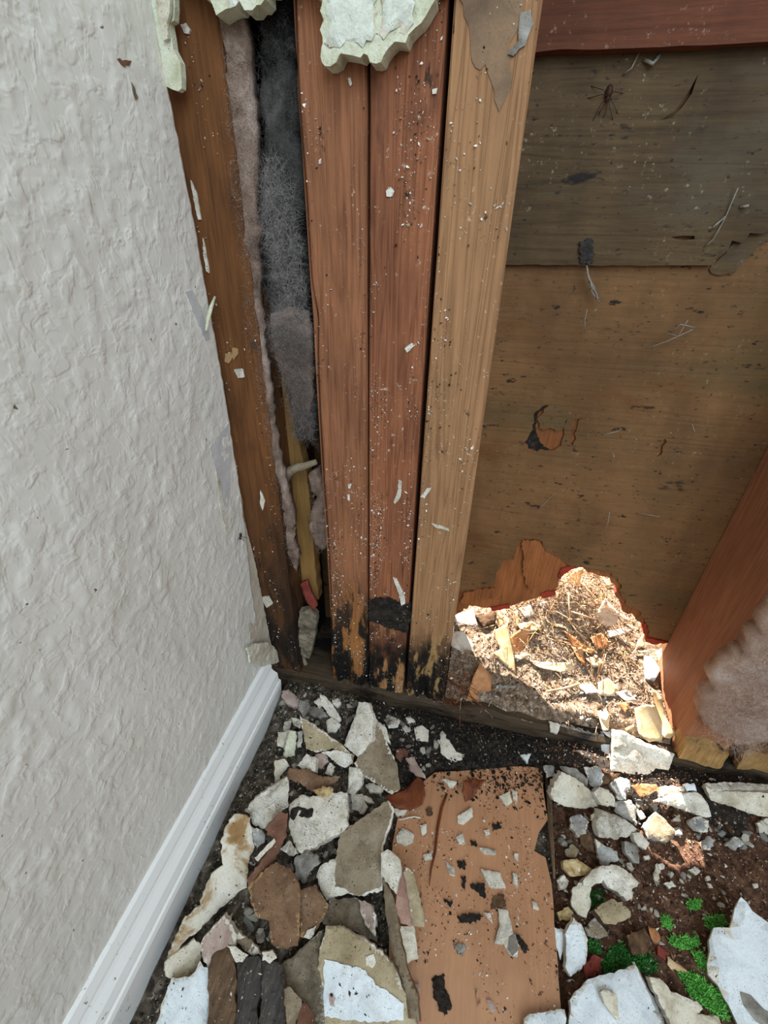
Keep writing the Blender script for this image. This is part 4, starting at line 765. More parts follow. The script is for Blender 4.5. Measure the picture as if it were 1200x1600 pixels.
Bd = [([(588, 982), (640, 960), (645, 1030), (672, 1100), (642, 1152), (600, 1082)], 'long black dirt clump at the lower middle of the plank'), ([(703, 442), (740, 433), (742, 466), (716, 472)], 'small black clod above the middle of the plank'), ([(718, 505), (746, 510), (736, 570)], 'narrow black clod in the middle of the plank'), ([(768, 546), (830, 538), (838, 600), (792, 576)], 'dark grey clod left of the diamond shaped flake'), ([(878, 600), (920, 588), (932, 640), (860, 656)], 'dark reddish clod below the diamond shaped flake'), ([(643, 620), (682, 618), (676, 648)], 'small dark clod left of the middle of the plank'), ([(708, 692), (760, 680), (822, 690), (792, 718), (720, 718)], 'flat dark smear of dirt below the middle of the plank'), ([(688, 822), (740, 830), (732, 872), (702, 866)], 'round grey clod at the lower middle of the plank'), ([(975, 780), (1000, 790), (1042, 850), (1020, 858)], 'black sliver right of the long white drip flake'), ([(555, 190), (585, 185), (585, 215), (560, 220)], 'small dark red clod at the upper left of the plank'), ([(765, 340), (795, 338), (798, 358), (770, 360)], 'black crumb above right of the small white square'), ([(870, 260), (900, 255), (910, 280), (880, 285)], 'dark crumb at the upper right of the plank')]
for i, (pts, lab) in enumerate(Bd): piece('dirt_clod', E, pts, 'clod' if i in (4, 9) else ('grey' if i == 7 else 'blackdirt'), 2.0, .1, (0, 0), lab, 'dirt clod', group='dirt clods on the plank', res=.0012, amp=.0009, jag=.0011, taper=-.1)
piece('dry_leaf', E, [(735, 60), (790, 45), (835, 60), (800, 100), (775, 150), (740, 160), (730, 110)], 'leafdark', .8, 4, (15, 0), 'curled dark brown leaf at the top end of the plank', 'leaf', curl=7, smooth=True)
tag(tube('twig', [on_floor(a, b, .0018) for a, b in C(E, [(655, 120), (630, 190), (612, 280), (600, 390), (580, 480), (573, 552)])], [.0009, .0012, .0012, .001, .0008, .0004], 'leafdark'), 'thin dark twig lying lengthwise on the plank', 'twig')
tag(tube('thread', [on_floor(a, b, .002) for a, b in C(E, [(428, 242), (450, 240), (475, 232), (505, 228), (530, 234)])], .0006, 'gyp'), 'short curved white thread at the upper left of the plank', 'thread')
tag(tube('wood_splinter', [on_floor(a, b, .004) for a, b in C(E, [(1118, 20), (1135, 150), (1140, 280), (1150, 400), (1158, 520)])], [.002, .0025, .0025, .002, .001], 'darkrot'), 'dark wooden splinter along the right edge of the plank', 'wood splinter')
piece(D, E, [(1018, 1168), (1080, 1146), (1160, 1138), (1210, 1130), (1220, 1260), (1012, 1260)], ('bluewhite', 'gyp', 'gyp'), 5, 2, (5, 0), 'pale shard at the bottom edge over the right end of the plank')

# --- right side: heap before the bay
bigchunk = tag(empty(Q, tuple(on_floor(*C(R, [(500, 330)])[0], .004))), 'big white angular chunk lying on the edge of the sill', 'plaster chunk')
ob = np.array(WY(*C(R, [(500, 270)])[0], -.012))
facet('top_face', R, [(382, 142), (440, 150), (500, 185), (620, 235), (706, 270), (690, 320), (668, 356), (602, 346), (542, 396), (400, 362), (365, 362), (375, 250)], ob, (.08, -.62, .78), .014, ('gyp', 'gyp', 'gyp'), 941, bigchunk, res=.004, amp=.0007)
facet('left_face', R, [(288, 152), (384, 142), (376, 250), (362, 366), (335, 320), (310, 260)], ob, (-.35, -.55, .75), .012, ('bluewhite', 'gyp', 'gyp'), 942, bigchunk, res=.004, amp=.0010)
RR = [(D, [(38, 482), (60, 420), (100, 366), (190, 412), (240, 452), (292, 552), (200, 562), (110, 552), (50, 512)], ('cream', 'gyp', 'gyp'), 9, 5, (26, 6), 'tan pointed shard at the upper right of the plank'),
 (D, [(268, 472), (310, 445), (350, 462), (382, 500), (382, 552), (310, 542)], ('cream', 'gyp', 'gyp'), 8, 4, (24, 10), 'cream chunk right of the tan pointed shard'),
 (D, [(358, 422), (420, 390), (462, 410), (462, 452), (437, 472), (440, 512), (400, 512), (380, 462)], ('bluegrey', 'gyp', 'gyp'), 6, 5, (20, 0), 'blue grey chunk below the big angular chunk'),
 (D, [(628, 442), (750, 438), (758, 466), (690, 480), (620, 497)], ('gypdirty', 'gyp', 'gyp'), 5, 5, (20, 0), 'flat pale strip below the right tip of the big angular chunk'),
 (D, [(758, 430), (810, 424), (822, 466), (770, 468)], ('bluewhite', 'bluewhite', 'gyp'), 7, 5, (18, 0), 'small pale blue block right of the flat pale strip'),
 (D, [(605, 522), (700, 485), (830, 474), (880, 530), (898, 602), (852, 606), (740, 562), (680, 542)], ('gyp', 'gyp', 'gyp'), 8, 5, (24, 0), 'broad white shard left of the long board offcut'),
 (D, [(528, 656), (600, 575), (650, 612), (706, 680), (692, 722), (642, 742), (560, 722)], ('olive', 'grey', 'grey'), 7, 4, (20, 0), 'brown grey triangular shard in the middle of the right heap'),
 (D, [(300, 570), (340, 580), (440, 622), (502, 670), (470, 702), (400, 726), (300, 716), (284, 660)], ('gypdirty', 'gyp', 'gyp'), 9, 5, (25, 6), 'large dirty white shard in the middle of the right heap'),
 (D, [(478, 690), (520, 690), (572, 746), (552, 786), (500, 752)], ('gyp', 'gyp', 'gyp'), 6, 4, (22, 15), 'white sliver at the right tip of the large dirty shard'),
 (Q, [(143, 602), (200, 590), (240, 630), (226, 692), (185, 712), (144, 662)], ('bluegrey', 'gyp', 'gyp'), 8, 2, (20, 0), 'pale grey lump beside the right edge of the plank'),
 (D, [(253, 592), (290, 560), (307, 602), (292, 632), (255, 622)], ('cream', 'yellowrock', 'gyp'), 5, 6, (20, 0), 'small cream flake left of the large dirty shard'),
 (D, [(278, 722), (310, 750), (392, 790), (403, 832), (320, 872), (290, 822)], ('bluegrey', 'gyp', 'gyp'), 7, 3, (20, -5), 'blue grey shard below the large dirty shard'),
 (D, [(433, 732), (502, 750), (517, 852), (480, 846), (440, 792)], ('grey', 'grey', 'grey'), 6, 3, (20, 5), 'grey shard below the white sliver in the right heap'),
 (Q, [(103, 842), (180, 830), (252, 880), (247, 922), (150, 922), (110, 882)], 'yellowrock', 8, 2, (18, 0), 'crumbly yellow lump beside the plank'),
 (D, [(113, 792), (150, 750), (187, 780), (172, 822), (120, 816)], ('tan', 'grey', 'grey'), 5, 3, (20, 0), 'round tan flake above the crumbly yellow lump'),
 (Q, [(73, 952), (110, 920), (132, 952), (102, 992)], 'gyp', 6, 1, (20, 0), 'small white pebble by the plank below the crumbly yellow lump'),
 (D, [(778, 622), (840, 600), (887, 625), (882, 682), (832, 682), (790, 652)], ('bluegrey', 'gyp', 'gyp'), 6, 2, (20, 0), 'grey white lump below the broad white shard'),
 (D, [(848, 742), (890, 705), (917, 730), (892, 782), (860, 782)], ('bluegrey', 'gyp', 'gyp'), 5, 2, (20, 0), 'small grey lump below the grey white lump on the right'),
 (D, [(978, 752), (1030, 710), (1082, 750), (1032, 782)], ('bluegrey', 'gyp', 'gyp'), 5, 2, (20, 0), 'grey flake under the long board offcut'),
 (D, [(1148, 642), (1200, 610), (1230, 640), (1220, 702), (1160, 692)], ('gypdirty', 'gyp', 'gyp'), 6, 2, (20, 0), 'dirty white lump at the right edge below the board offcut'),
 (D, [(195, 700), (240, 690), (270, 740), (275, 800), (230, 790), (200, 750)], ('clod', 'clod', 'clod'), 5, 2, (15, 0), 'brown clod above the crumbly yellow lump'),
 (D, [(700, 590), (730, 590), (735, 625), (700, 630)], ('gyp', 'gyp', 'gyp'), 4, 2, (15, 0), 'small white chip right of the brown grey triangular shard'),
 (D, [(495, 575), (520, 570), (545, 605), (520, 620)], ('gyp', 'gyp', 'gyp'), 4, 3, (15, 0), 'small white chip left of the brown grey triangular shard'),
 (D, [(215, 340), (290, 335), (325, 380), (300, 450), (250, 440)], ('bluegrey', 'gyp', 'gyp'), 6, 3, (24, 0), 'pale blue grey shard under the left end of the big angular chunk'),
 (D, [(85, 330), (180, 345), (235, 400), (230, 445), (180, 405), (110, 360)], ('grey', 'grey', 'grey'), 5, 3, (24, 0), 'grey shard behind the tan pointed shard at the foot of the sill'),
 (D, [(0, 330), (50, 330), (65, 385), (20, 395)], ('bluegrey', 'gyp', 'gyp'), 5, 3, (20, 0), 'small blue grey chip at the upper right corner of the plank'),
 (D, [(390, 520), (470, 515), (500, 560), (490, 640), (430, 610), (380, 575)], ('grey', 'grey', 'grey'), 5, 2, (18, 0), 'dull grey shard between the cream chunk and the triangular shard')]
for nm, pts, m, th, lf, tl, lab in RR: piece(nm, R, pts, m, th, lf, tl, lab, 'plaster chunk' if nm == Q else 'plaster shard', amp=.0010 if nm == Q else .0006)
piece('wood_splinter', R, [(470, 440), (540, 425), (600, 430), (632, 460), (580, 478), (535, 500), (515, 498)], ('leaforange', 'leafpale', 'leafpale'), 2.5, 5, (20, 0), 'rusty splintered wood scrap under the big angular chunk', 'wood splinter', amp=.001)
piece('wood_splinter', R, [(300, 382), (345, 370), (410, 372), (380, 400), (345, 430), (302, 430)], ('clod', 'clod', 'clod'), 4, 3, (20, 0), 'dark brown wood scrap under the left of the big angular chunk', 'wood splinter', amp=.001)
lb = tag(empty('board_offcut', tuple(on_floor(*C(R, [(1050, 520)])[0], .0))), 'long pale board offcut lying against the sill at the right edge', 'board scrap')
oo = on_floor(*C(R, [(1050, 500)])[0], .016)
facet('top_face', R, [(868, 422), (1000, 415), (1200, 428), (1330, 440), (1330, 480), (1100, 470), (900, 470)], oo, (0, -.15, 1), .010, ('gypdirty', 'gyp', 'gyp'), 951, lb, res=.004)
facet('front_face', R, [(872, 440), (905, 472), (1100, 474), (1330, 484), (1330, 640), (1200, 606), (1100, 592), (1010, 552), (900, 522), (880, 472)], oo+np.array([0, -.002, -.002]), (0, -.75, .66), .006, ('cream', 'gyp', 'gyp'), 952, lb, res=.004, amp=.0008)
lump = piece(Q, S, [(235, 252), (300, 190), (380, 170), (450, 185), (502, 230), (542, 266), (500, 292), (496, 342), (470, 357), (420, 312), (370, 287), (345, 252), (290, 287), (240, 277)], gg, 9, 2, (18, 0), 'arched white crumbling lump right of the plank', 'plaster chunk', amp=.0016)
SS = [(D, [(178, 302), (215, 265), (277, 275), (277, 402), (256, 447), (210, 427), (180, 382)], ('cream', 'gyp', 'gyp'), 7, 3, (14, -12), 'rounded cream curl at the left foot of the arched lump'),
 (Q, [(298, 402), (340, 370), (400, 350), (480, 390), (487, 442), (410, 482), (350, 472)], ('tan', 'clod', 'clod'), 11, 3, (14, 6), 'tan stone under the arched white lump'),
 (D, [(148, 532), (190, 448), (232, 480), (262, 560), (256, 692), (215, 722), (175, 757), (150, 702)], ('bluewhite', 'gyp', 'gyp'), 6, 3, (12, 5), 'elongated pale shard beside the lower right of the plank'),
 (D, [(88, 495), (147, 515), (142, 602), (120, 667), (95, 602)], ('bluewhite', 'gyp', 'gyp'), 5, 1, (10, 0), 'pale blue sliver between the plank and the elongated shard'),
 (Q, [(248, 702), (300, 640), (337, 660), (332, 737), (260, 767)], 'brick', 5, 1, (10, 0), 'dull red chunk above the white sheet near the plank'),
 (D, [(628, 590), (687, 632), (670, 667), (630, 642)], 'brick', 3, 1, (10, 0), 'small dull red chip among the moss'),
 (Q, [(468, 542), (560, 500), (592, 560), (572, 632), (500, 642)], 'clod', 9, 1, (12, 0), 'dark brown clod beside the green moss'),
 (Q, [(103, 422), (160, 390), (187, 420), (182, 452), (120, 462)], 'yellowrock', 5, 1, (10, 0), 'small yellow lump above the elongated pale shard'),
 (D, [(245, 500), (300, 450), (345, 500), (370, 545), (310, 560), (260, 540)], ('olive', 'grey', 'grey'), 4, 2, (14, 0), 'dark olive flake below the rounded cream curl'),
 (D, [(600, 215), (625, 160), (640, 190), (635, 240), (612, 262)], 'cream', 3, 1, (10, 0), 'short pale stick on the brown soil'),
 (D, [(625, 165), (655, 160), (665, 190), (640, 202)], 'gyp', 4, 1, (10, 0), 'round white pebble at the tip of the short pale stick'),
 (D, [(660, 265), (700, 252), (722, 280), (690, 295)], 'gyp', 3, 1, (10, 0), 'white pebble on the brown soil right of the arched lump'),
 (D, [(790, 195), (820, 178), (850, 200), (830, 222)], 'gyp', 3, 1, (10, 0), 'white flake high on the brown soil'),
 (D, [(878, 235), (900, 230), (905, 252), (885, 256)], 'gyp', 2.5, 1, (10, 0), 'tiny white pebble right of the white flake on the brown soil'),
 (D, [(885, 268), (905, 272), (918, 296), (898, 292)], 'gyp', 2.5, 1, (10, 0), 'tiny white sliver below the tiny white pebble on the brown soil'),
 (D, [(1122, 272), (1145, 268), (1152, 290), (1130, 295)], 'gyp', 2.5, 1, (10, 0), 'tiny white pebble near the right edge of the brown soil'),
 (D, [(463, 165), (490, 160), (500, 185), (475, 196)], 'gyp', 3, 2, (10, 0), 'white pebble above the arched white lump'),
 (D, [(550, 122), (580, 118), (590, 140), (560, 144)], 'gyp', 3, 2, (10, 0), 'small white pebble below the grey shard'),
 (Q, [(110, 255), (140, 228), (162, 250), (150, 290), (118, 296)], 'gyp', 5, 1, (10, 0), 'egg shaped white pebble by the right edge of the plank')]
for nm, pts, m, th, lf, tl, lab in SS: piece(nm, S, pts, m, th, lf, tl, lab, 'plaster chunk' if nm == Q else 'plaster chip', res=.0025, amp=.0010 if nm == Q else .0004)
piece('dry_leaf', S, [(675, 648), (720, 675), (778, 727), (700, 717), (680, 690)], 'leafpale', .8, 2, (10, 0), 'pinkish tan leaf tip among the moss', 'leaf', curl=3, smooth=True)
piece('dry_leaf', S, [(573, 490), (610, 500), (634, 542), (620, 592), (592, 552)], 'leaforange', .8, 2, (12, 0), 'orange leaf scrap beside the dark brown clod', 'leaf', curl=3, smooth=True)
ws = tag(empty('drywall_sheet', tuple(on_floor(*C(S, [(400, 900)])[0], .0))), 'wide white drywall sheet at the bottom right of the plank', 'plaster shard')
ow = on_floor(*C(S, [(400, 880)])[0], .012)
facet('sheet', S, [(168, 872), (200, 822), (280, 760), (400, 732), (512, 690), (560, 790), (590, 860), (700, 1100), (170, 1100)], ow, (-.05, -.1, 1), .007, ('bluewhite', 'gyp', 'gyp'), 961, ws, res=.006)
facet('upright_edge', S, [(510, 678), (540, 740), (600, 850), (692, 1010), (740, 1100), (690, 1100), (580, 850)], ow+np.array([.004, 0, .004]), (.5, -.2, .85), .003, ('bluegrey', 'gyp', 'gyp'), 962, ws)
facet('lifted_flap', S, [(328, 832), (370, 825), (412, 840), (432, 990), (400, 962), (350, 892)], ow+np.array([0, 0, .004]), (.25, -.2, .95), .0025, ('cream', 'gyp', 'gyp'), 963, ws)
piece(D, S, [(588, 762), (640, 765), (700, 832), (780, 862), (850, 890), (872, 930), (835, 946), (900, 962), (952, 966), (970, 1100), (745, 1100), (640, 880)], ('cream', 'gyp', 'gyp'), 6, 3, (8, 6), 'cream drywall sheet at the bottom edge beside the bright moss')
piece(D, S, [(885, 690), (900, 622), (893, 562), (920, 500), (1000, 496), (1030, 402), (1060, 340), (1090, 362), (1120, 412), (1200, 470), (1330, 560), (1330, 1100), (1090, 1100), (1000, 902), (940, 802), (890, 742)], ('bluewhite', 'gyp', 'gyp'), 9, 8, (10, -8), 'largest white drywall sheet at the bottom right corner', layers=[('torn_patch', [(1055, 832), (1110, 850), (1180, 922), (1240, 960), (1230, 1040), (1130, 982), (1070, 902)], 'grey', .5)], res=.006)

# --- green moss
def scatter_px(w, poly, n, seed, gfun=on_floor):
    rg = np.random.default_rng(seed); q = np.array(C(w, poly)); lo, hi = q.min(0), q.max(0)
    p = rg.uniform(lo, hi, (n*4, 2)); p = p[inside(p, q)][:n]
    return many(p, HV if gfun is on_floor else hg)
def moss(w, poly, n, cols, label, seed):
    p = scatter_px(w, poly, n, seed); rg = np.random.default_rng(seed)
    o = fibres('moss', p, rg.normal(size=(len(p), 3))*.6+np.array([0, 0, 1.0]), rg.uniform(.0015, .0045, len(p)), .0005, cols, None, .4, 3, seed)
    tag(o, label, 'moss', kind='stuff')
G1 = [(66, 136, 60), (90, 164, 80), (50, 108, 46)]; G2 = [(116, 204, 88), (144, 224, 110), (96, 176, 74)]
moss(S, [(330, 690), (370, 620), (430, 575), (500, 640), (600, 650), (625, 720), (560, 735), (480, 710), (400, 730), (340, 735)], 1500, G1, 'deep green moss above the wide white sheet', 1)
moss(S, [(270, 320), (300, 305), (335, 320), (330, 390), (280, 398)], 300, G1, 'small green moss tuft inside the arch of the white lump', 2)
moss(S, [(265, 560), (320, 580), (325, 635), (275, 640)], 250, G1, 'green moss tuft beside the elongated pale shard', 3)
moss(S, [(740, 740), (820, 740), (900, 810), (950, 840), (990, 980), (930, 950), (860, 900), (790, 850)], 1500, G2, 'bright green moss left of the largest white sheet', 4)
moss(S, [(810, 640), (850, 630), (880, 720), (850, 710)], 350, G2, 'bright green moss sprig touching the largest white sheet', 5)
moss(S, [(690, 550), (830, 550), (840, 590), (760, 610), (690, 590)], 450, G2, 'thin bright moss streak on the brown soil', 6)
moss(S, [(870, 450), (960, 430), (985, 480), (920, 510), (880, 500)], 350, G2, 'bright moss patch above the largest white sheet', 7)
moss(S, [(640, 450), (680, 440), (700, 500), (660, 500)], 220, G2, 'small bright moss speck in the middle of the brown soil', 8)
moss(S, [(780, 365), (850, 360), (840, 400), (790, 405)], 200, G2, 'small moss patch high on the brown soil', 9)

# ------------------------------------------------------------------ sunlit bay: leaves, scraps, needles
def leaf(pts, m, lift, tilt, curl, cdir, lab, cat='leaf', nm='dry_leaf', th=.5): return piece(nm, G, pts, m, th, lift, tilt, lab, cat, group='dry leaves in the sunlit bay', curl=curl, cdir=cdir, smooth=True, jag=.0002, amp=.0002, res=.003, ground=on_litter)
LL = [([(168, 332), (220, 325), (250, 370), (278, 416), (240, 422), (168, 392)], 'leafgrey', 4, (25, 10), 4, .4, 'pinkish grey leaf at the left end of the bay by the pale stud'),
 ([(345, 322), (400, 298), (412, 360), (425, 440), (432, 502), (385, 462), (340, 422), (368, 400), (350, 360)], 'leafpale', 6, (25, -15), 6, .2, 'pale leaf pointing down in the pair at the left of the bay'),
 ([(413, 352), (455, 320), (490, 298), (488, 380), (450, 416), (414, 412)], 'leaforange', 6, (25, 20), 5, .8, 'orange leaf of the pair at the left of the bay'),
 ([(440, 297), (500, 293), (538, 310), (500, 332), (450, 322)], 'leafpale', 5, (10, 0), 3, 1.5, 'small pale leaf just behind the orange leaf'),
 ([(350, 300), (362, 240), (390, 235), (408, 295), (378, 330)], 'leafpale', 4, (20, 0), 4, .1, 'narrow pale leaf standing behind the leaf pair'),
 ([(425, 300), (420, 250), (440, 245), (446, 300), (436, 325)], 'leafpale', 4, (20, 10), 3, .1, 'thin pale leaf blade right of the narrow leaf'),
 ([(228, 612), (262, 515), (290, 458), (332, 510), (334, 570), (292, 607)], 'leaforange', 5, (35, 10), 6, .6, 'orange tan leaf near the foot of the pale stud'),
 ([(488, 445), (560, 455), (660, 460), (677, 480), (620, 498), (530, 482)], 'leafpale', 3, (12, 0), 4, 1.5, 'long flat pale leaf in the middle of the bay'),
 ([(742, 276), (775, 235), (800, 194), (852, 260), (842, 300), (802, 312), (770, 296)], 'leafgrey', 7, (35, 0), 6, .3, 'large bleached leaf high in the hole'),
 ([(628, 332), (690, 360), (757, 410), (740, 422), (670, 392)], 'leaforange', 5, (15, 10), 4, 2.2, 'narrow orange leaf below the straw mound'),
 ([(733, 357), (780, 335), (818, 380), (790, 402), (755, 395)], 'leaforange', 5, (20, 10), 5, .5, 'small orange leaf right of the narrow orange one'),
 ([(718, 442), (760, 425), (797, 465), (750, 477)], 'leafpale', 4, (15, 0), 2, .4, 'square pale leaf scrap in the middle right of the bay'),
 ([(663, 390), (700, 400), (715, 440), (728, 477), (690, 452)], 'leaforange', 4, (20, 10), 4, .9, 'curled tan leaf left of the square scrap'),
 ([(768, 537), (810, 520), (852, 560), (832, 592), (770, 592)], 'leafpale', 4, (20, 0), 4, .7, 'tan leaf scrap below the middle right of the bay'),
 ([(838, 577), (880, 570), (932, 612), (880, 617)], 'leafgrey', 3, (15, 0), 3, 1.2, 'pale leaf scrap right of the tan scrap'),
 ([(918, 642), (960, 628), (1000, 632), (1030, 700), (1032, 772), (975, 782), (930, 747)], 'leafpale', 6, (30, -10), 8, .5, 'crumpled tan leaf behind the big angular chunk'),
 ([(988, 560), (1030, 600), (1042, 680), (1082, 742), (1062, 767), (1030, 762), (1000, 640)], 'leafpale', 9, (25, -30), 6, .3, 'tall crumpled tan leaf leaning on the sunlit stud'),
 ([(1003, 412), (1050, 383), (1057, 430), (1022, 472)], 'leafgrey', 7, (25, -20), 3, .4, 'bleached leaf scrap against the sunlit stud'),
 ([(768, 652), (800, 648), (817, 680), (812, 732), (785, 737)], 'leafpale', 3, (15, 0), 3, .6, 'pale leaf scrap left of the big angular chunk'),
 ([(528, 217), (580, 190), (607, 215), (580, 242), (540, 237)], 'leafgrey', 5, (25, 0), 4, .4, 'bleached leaf under the left of the hole edge'),
 ([(640, 112), (665, 90), (690, 68), (706, 75), (692, 150), (655, 157)], 'leafpale', 8, (30, 0), 5, .4, 'pale leaf at the very top of the hole'),
 ([(540, 272), (600, 280), (645, 322), (600, 307)], 'leafpale', 4, (10, 0), 3, 2.0, 'slim pale leaf left of the straw mound'),
 ([(933, 362), (957, 338), (957, 390), (920, 402)], 'leafpale', 5, (20, -10), 3, .4, 'small pale leaf at the right corner of the hole'),
 ([(843, 622), (902, 615), (882, 662)], 'leaforange', 3, (15, 0), 2, .4, 'small brown leaf scrap beside the pale scraps'),
 ([(808, 325), (870, 318), (905, 325), (870, 345), (815, 358)], 'leafgrey', 5, (15, 0), 3, 1.5, 'long bleached leaf below the large one'),
 ([(785, 95), (830, 92), (838, 140), (800, 152)], 'leafgrey', 8, (25, 0), 4, .5, 'bleached leaf scrap at the upper right of the hole'),
 ([(415, 432), (470, 415), (492, 428), (450, 445)], 'leafpale', 3, (10, 0), 2, .5, 'small flat leaf scrap below the orange leaf'),
 ([(860, 240), (880, 265), (900, 290), (880, 290), (858, 265)], 'leafgrey', 6, (20, 0), 2, .4, 'thin bleached leaf along the right edge of the hole'),
 ([(445, 235), (490, 225), (512, 262), (470, 275)], 'leafgrey', 4, (20, 0), 3, .6, 'bleached leaf under the hole edge behind the leaf pair')]
for pts, m, lf, tl, cu_, cd, lab in LL: leaf(pts, m, lf, tl, cu_, cd, lab)
for pts, m, th, lf, lab, cat, nm in [([(178, 267), (262, 230), (278, 302), (190, 302)], 'leafgrey', 4, 1, 'flat grey bark slab under the sheathing at the left', 'bark', 'bark_piece'), ([(268, 262), (350, 245), (362, 282), (300, 307)], 'clod', 8, 0, 'dark clod right of the flat grey bark slab', 'dirt clod', 'dirt_clod'),
   ([(688, 547), (740, 540), (772, 570), (720, 582)], 'gyp', 3, 1, 'bright white flake in the middle of the sunlit litter', 'plaster chip', 'plaster_chip'), ([(568, 692), (616, 710), (602, 747), (575, 737)], 'gyp', 3, 1, 'white chip at the front of the sunlit litter', 'plaster chip', 'plaster_chip'), ([(960, 430), (990, 424), (1022, 490), (1002, 527), (965, 517)], 'bluewhite', 5, 2, 'pale block beside the foot of the sunlit stud', 'plaster chip', 'plaster_chip'),
   ([(350, 550), (432, 548), (432, 560), (352, 560)], 'grey', 2, 1, 'small grey bark sliver right of the orange tan leaf', 'bark', 'bark_piece'), ([(920, 408), (985, 402), (985, 415), (922, 418)], 'grey', 2, 3, 'grey bark sliver at the right of the hole', 'bark', 'bark_piece'), ([(775, 652), (795, 645), (812, 665), (800, 690), (780, 680)], 'gyp', 3, 2, 'round white flake on the pale scrap near the big chunk', 'plaster chip', 'plaster_chip')]:
    piece(nm, G, pts, m, th, lf, (12, 0), lab, cat, ground=on_litter, res=.003, amp=.0008)
def wpath(pts, lift): return [on_litter(a, b, lift) for a, b in C(G, pts)]
for pts, r_, lab in [([(600, 180), (612, 230), (640, 270), (680, 330), (720, 360)], .0009, 'bent straw stalk arching over the left of the straw mound'), ([(560, 575), (620, 565), (690, 545)], .0012, 'pale twig lying below the middle of the bay'), ([(700, 130), (750, 185), (785, 225)], .0011, 'straw stalk slanting to the large bleached leaf'), ([(648, 170), (650, 240), (655, 300)], .0008, 'upright straw stalk in the mound'), ([(660, 250), (720, 270), (770, 285)], .0012, 'pale stalk below the large bleached leaf'), ([(150, 520), (220, 570), (300, 640)], .0007, 'reddish pine needle crossing the foot of the pale stud'), ([(880, 730), (915, 715)], .0012, 'short stub of twig left of the big chunk')]:
    tag(tube('twig', wpath(pts, .004), r_, 'leafpale' if 'reddish' not in lab else 'leafdark'), lab, 'twig', 'stalks and twigs in the sunlit bay')
# needles and straw: uncountable litter
rg = np.random.default_rng(77)
def litter_fibres(n, x0, x1, y0, y1, L, w, cols, label, seed, lift=.002):
    rg = np.random.default_rng(seed); x = rg.uniform(x0, x1, n); y = rg.uniform(y0, y1, n); st_ = np.c_[x, y, hg(x, y)+lift*rg.uniform(.2, 1.5, n)]
    d = np.c_[rg.normal(size=(n, 2)), rg.normal(size=n)*.18]
    tag(fibres('straw_litter', st_, d, L*rg.uniform(.4, 1.3, n), w, cols, None, .12, 4, seed), label, 'straw', kind='stuff')
litter_fibres(420, .05, .20, .07, .25, .030, .0005, [(196, 160, 112), (150, 108, 66), (220, 190, 150), (110, 76, 46)], 'tangled dry straw and pine needles on the mound in the hole', 78, .006)
litter_fibres(260, .006, .22, .0, .12, .012, .0004, [(170, 130, 90), (120, 84, 54), (206, 180, 146)], 'short dry needles strewn over the sunlit soil', 79)
litter_fibres(60, .004, .03, -.004, .03, .022, .0004, [(120, 60, 34), (150, 80, 46)], 'reddish dry needles beside the foot of the pale stud', 80, .006)
# loose grains: soil, grit and dust, too many to count
n = 9000; x = rg.uniform(.005, .226, n); y = rg.uniform(.008, .30, n)
tag(grains('soil_grains', np.c_[x, y, hg(x, y)+.0004], .0005+.0017*rg.random(n)**3, [(112, 88, 68), (152, 128, 104), (188, 168, 144), (84, 64, 48), (214, 202, 184), (130, 104, 80)], None, .6, 1), 'loose crumbs of soil and leaf in the sunlit bay', 'soil', kind='stuff')
n = 16000; x = rg.uniform(-.166, .105, n); y = rg.uniform(-.34, -.003, n); zz = H(x, y); keep = ~inside(np.c_[x, y], plank_xy)
tag(grains('plaster_grit', np.c_[x, y, zz+.0003][keep], (.0004+.0016*rg.random(n)**4)[keep], [(196, 190, 178), (120, 110, 96), (60, 52, 44), (30, 26, 22), (160, 148, 130), (28, 24, 20), (90, 74, 56)], None, .6, 2), 'grey and white plaster grit in the dark dirt of the left heap', 'grit', kind='stuff')
n = 10000; x = rg.uniform(.105, .36, n); y = rg.uniform(-.32, -.004, n); k = rg.random(n) < .8
tag(grains('soil_crumbs', np.c_[x, y, H(x, y)+.0004], .0005+.0018*rg.random(n)**3, [(104, 70, 52), (130, 92, 70), (76, 50, 36), (156, 120, 94), (56, 38, 28), (140, 110, 88), (200, 190, 176)], None, .7, 3), 'brown soil crumbs right of the plank', 'soil', kind='stuff')
n = 5200; x = rg.uniform(-.03, .112, n*3); y = -.02-.25*rg.random(n*3)**1.6; keep = inside(np.c_[x, y], plank_xy); x, y = x[keep][:n], y[keep][:n]
cl = nz(np.c_[x, y, x*0], 45, 9, 3) > -.1; x, y = x[cl], y[cl]
tag(grains('plank_grit', np.c_[x, y, np.full_like(x, PLT+.0002)], .0003+.0011*rg.random(len(x))**5, [(210, 200, 184), (60, 44, 32), (36, 26, 20), (120, 84, 58), (230, 226, 218), (90, 60, 40)], None, .5, 4), 'fine grit scattered over the orange plank', 'grit', kind='stuff')
n = 3200; x = rg.uniform(-.05, .11, n); y = -.085+.085*rg.random(n)**.5; y = np.minimum(y, -.006)
tag(grains('black_dirt', np.c_[x, y, np.maximum(H(x, y), np.where(inside(np.c_[x, y], plank_xy), PLT, 0))+.0006], .0006+.0022*rg.random(n)**3, [(24, 20, 17), (40, 33, 27), (58, 46, 36), (20, 17, 15)], None, .6, 5), 'wet black dirt crumbs between the sill and the plank', 'dirt', kind='stuff')

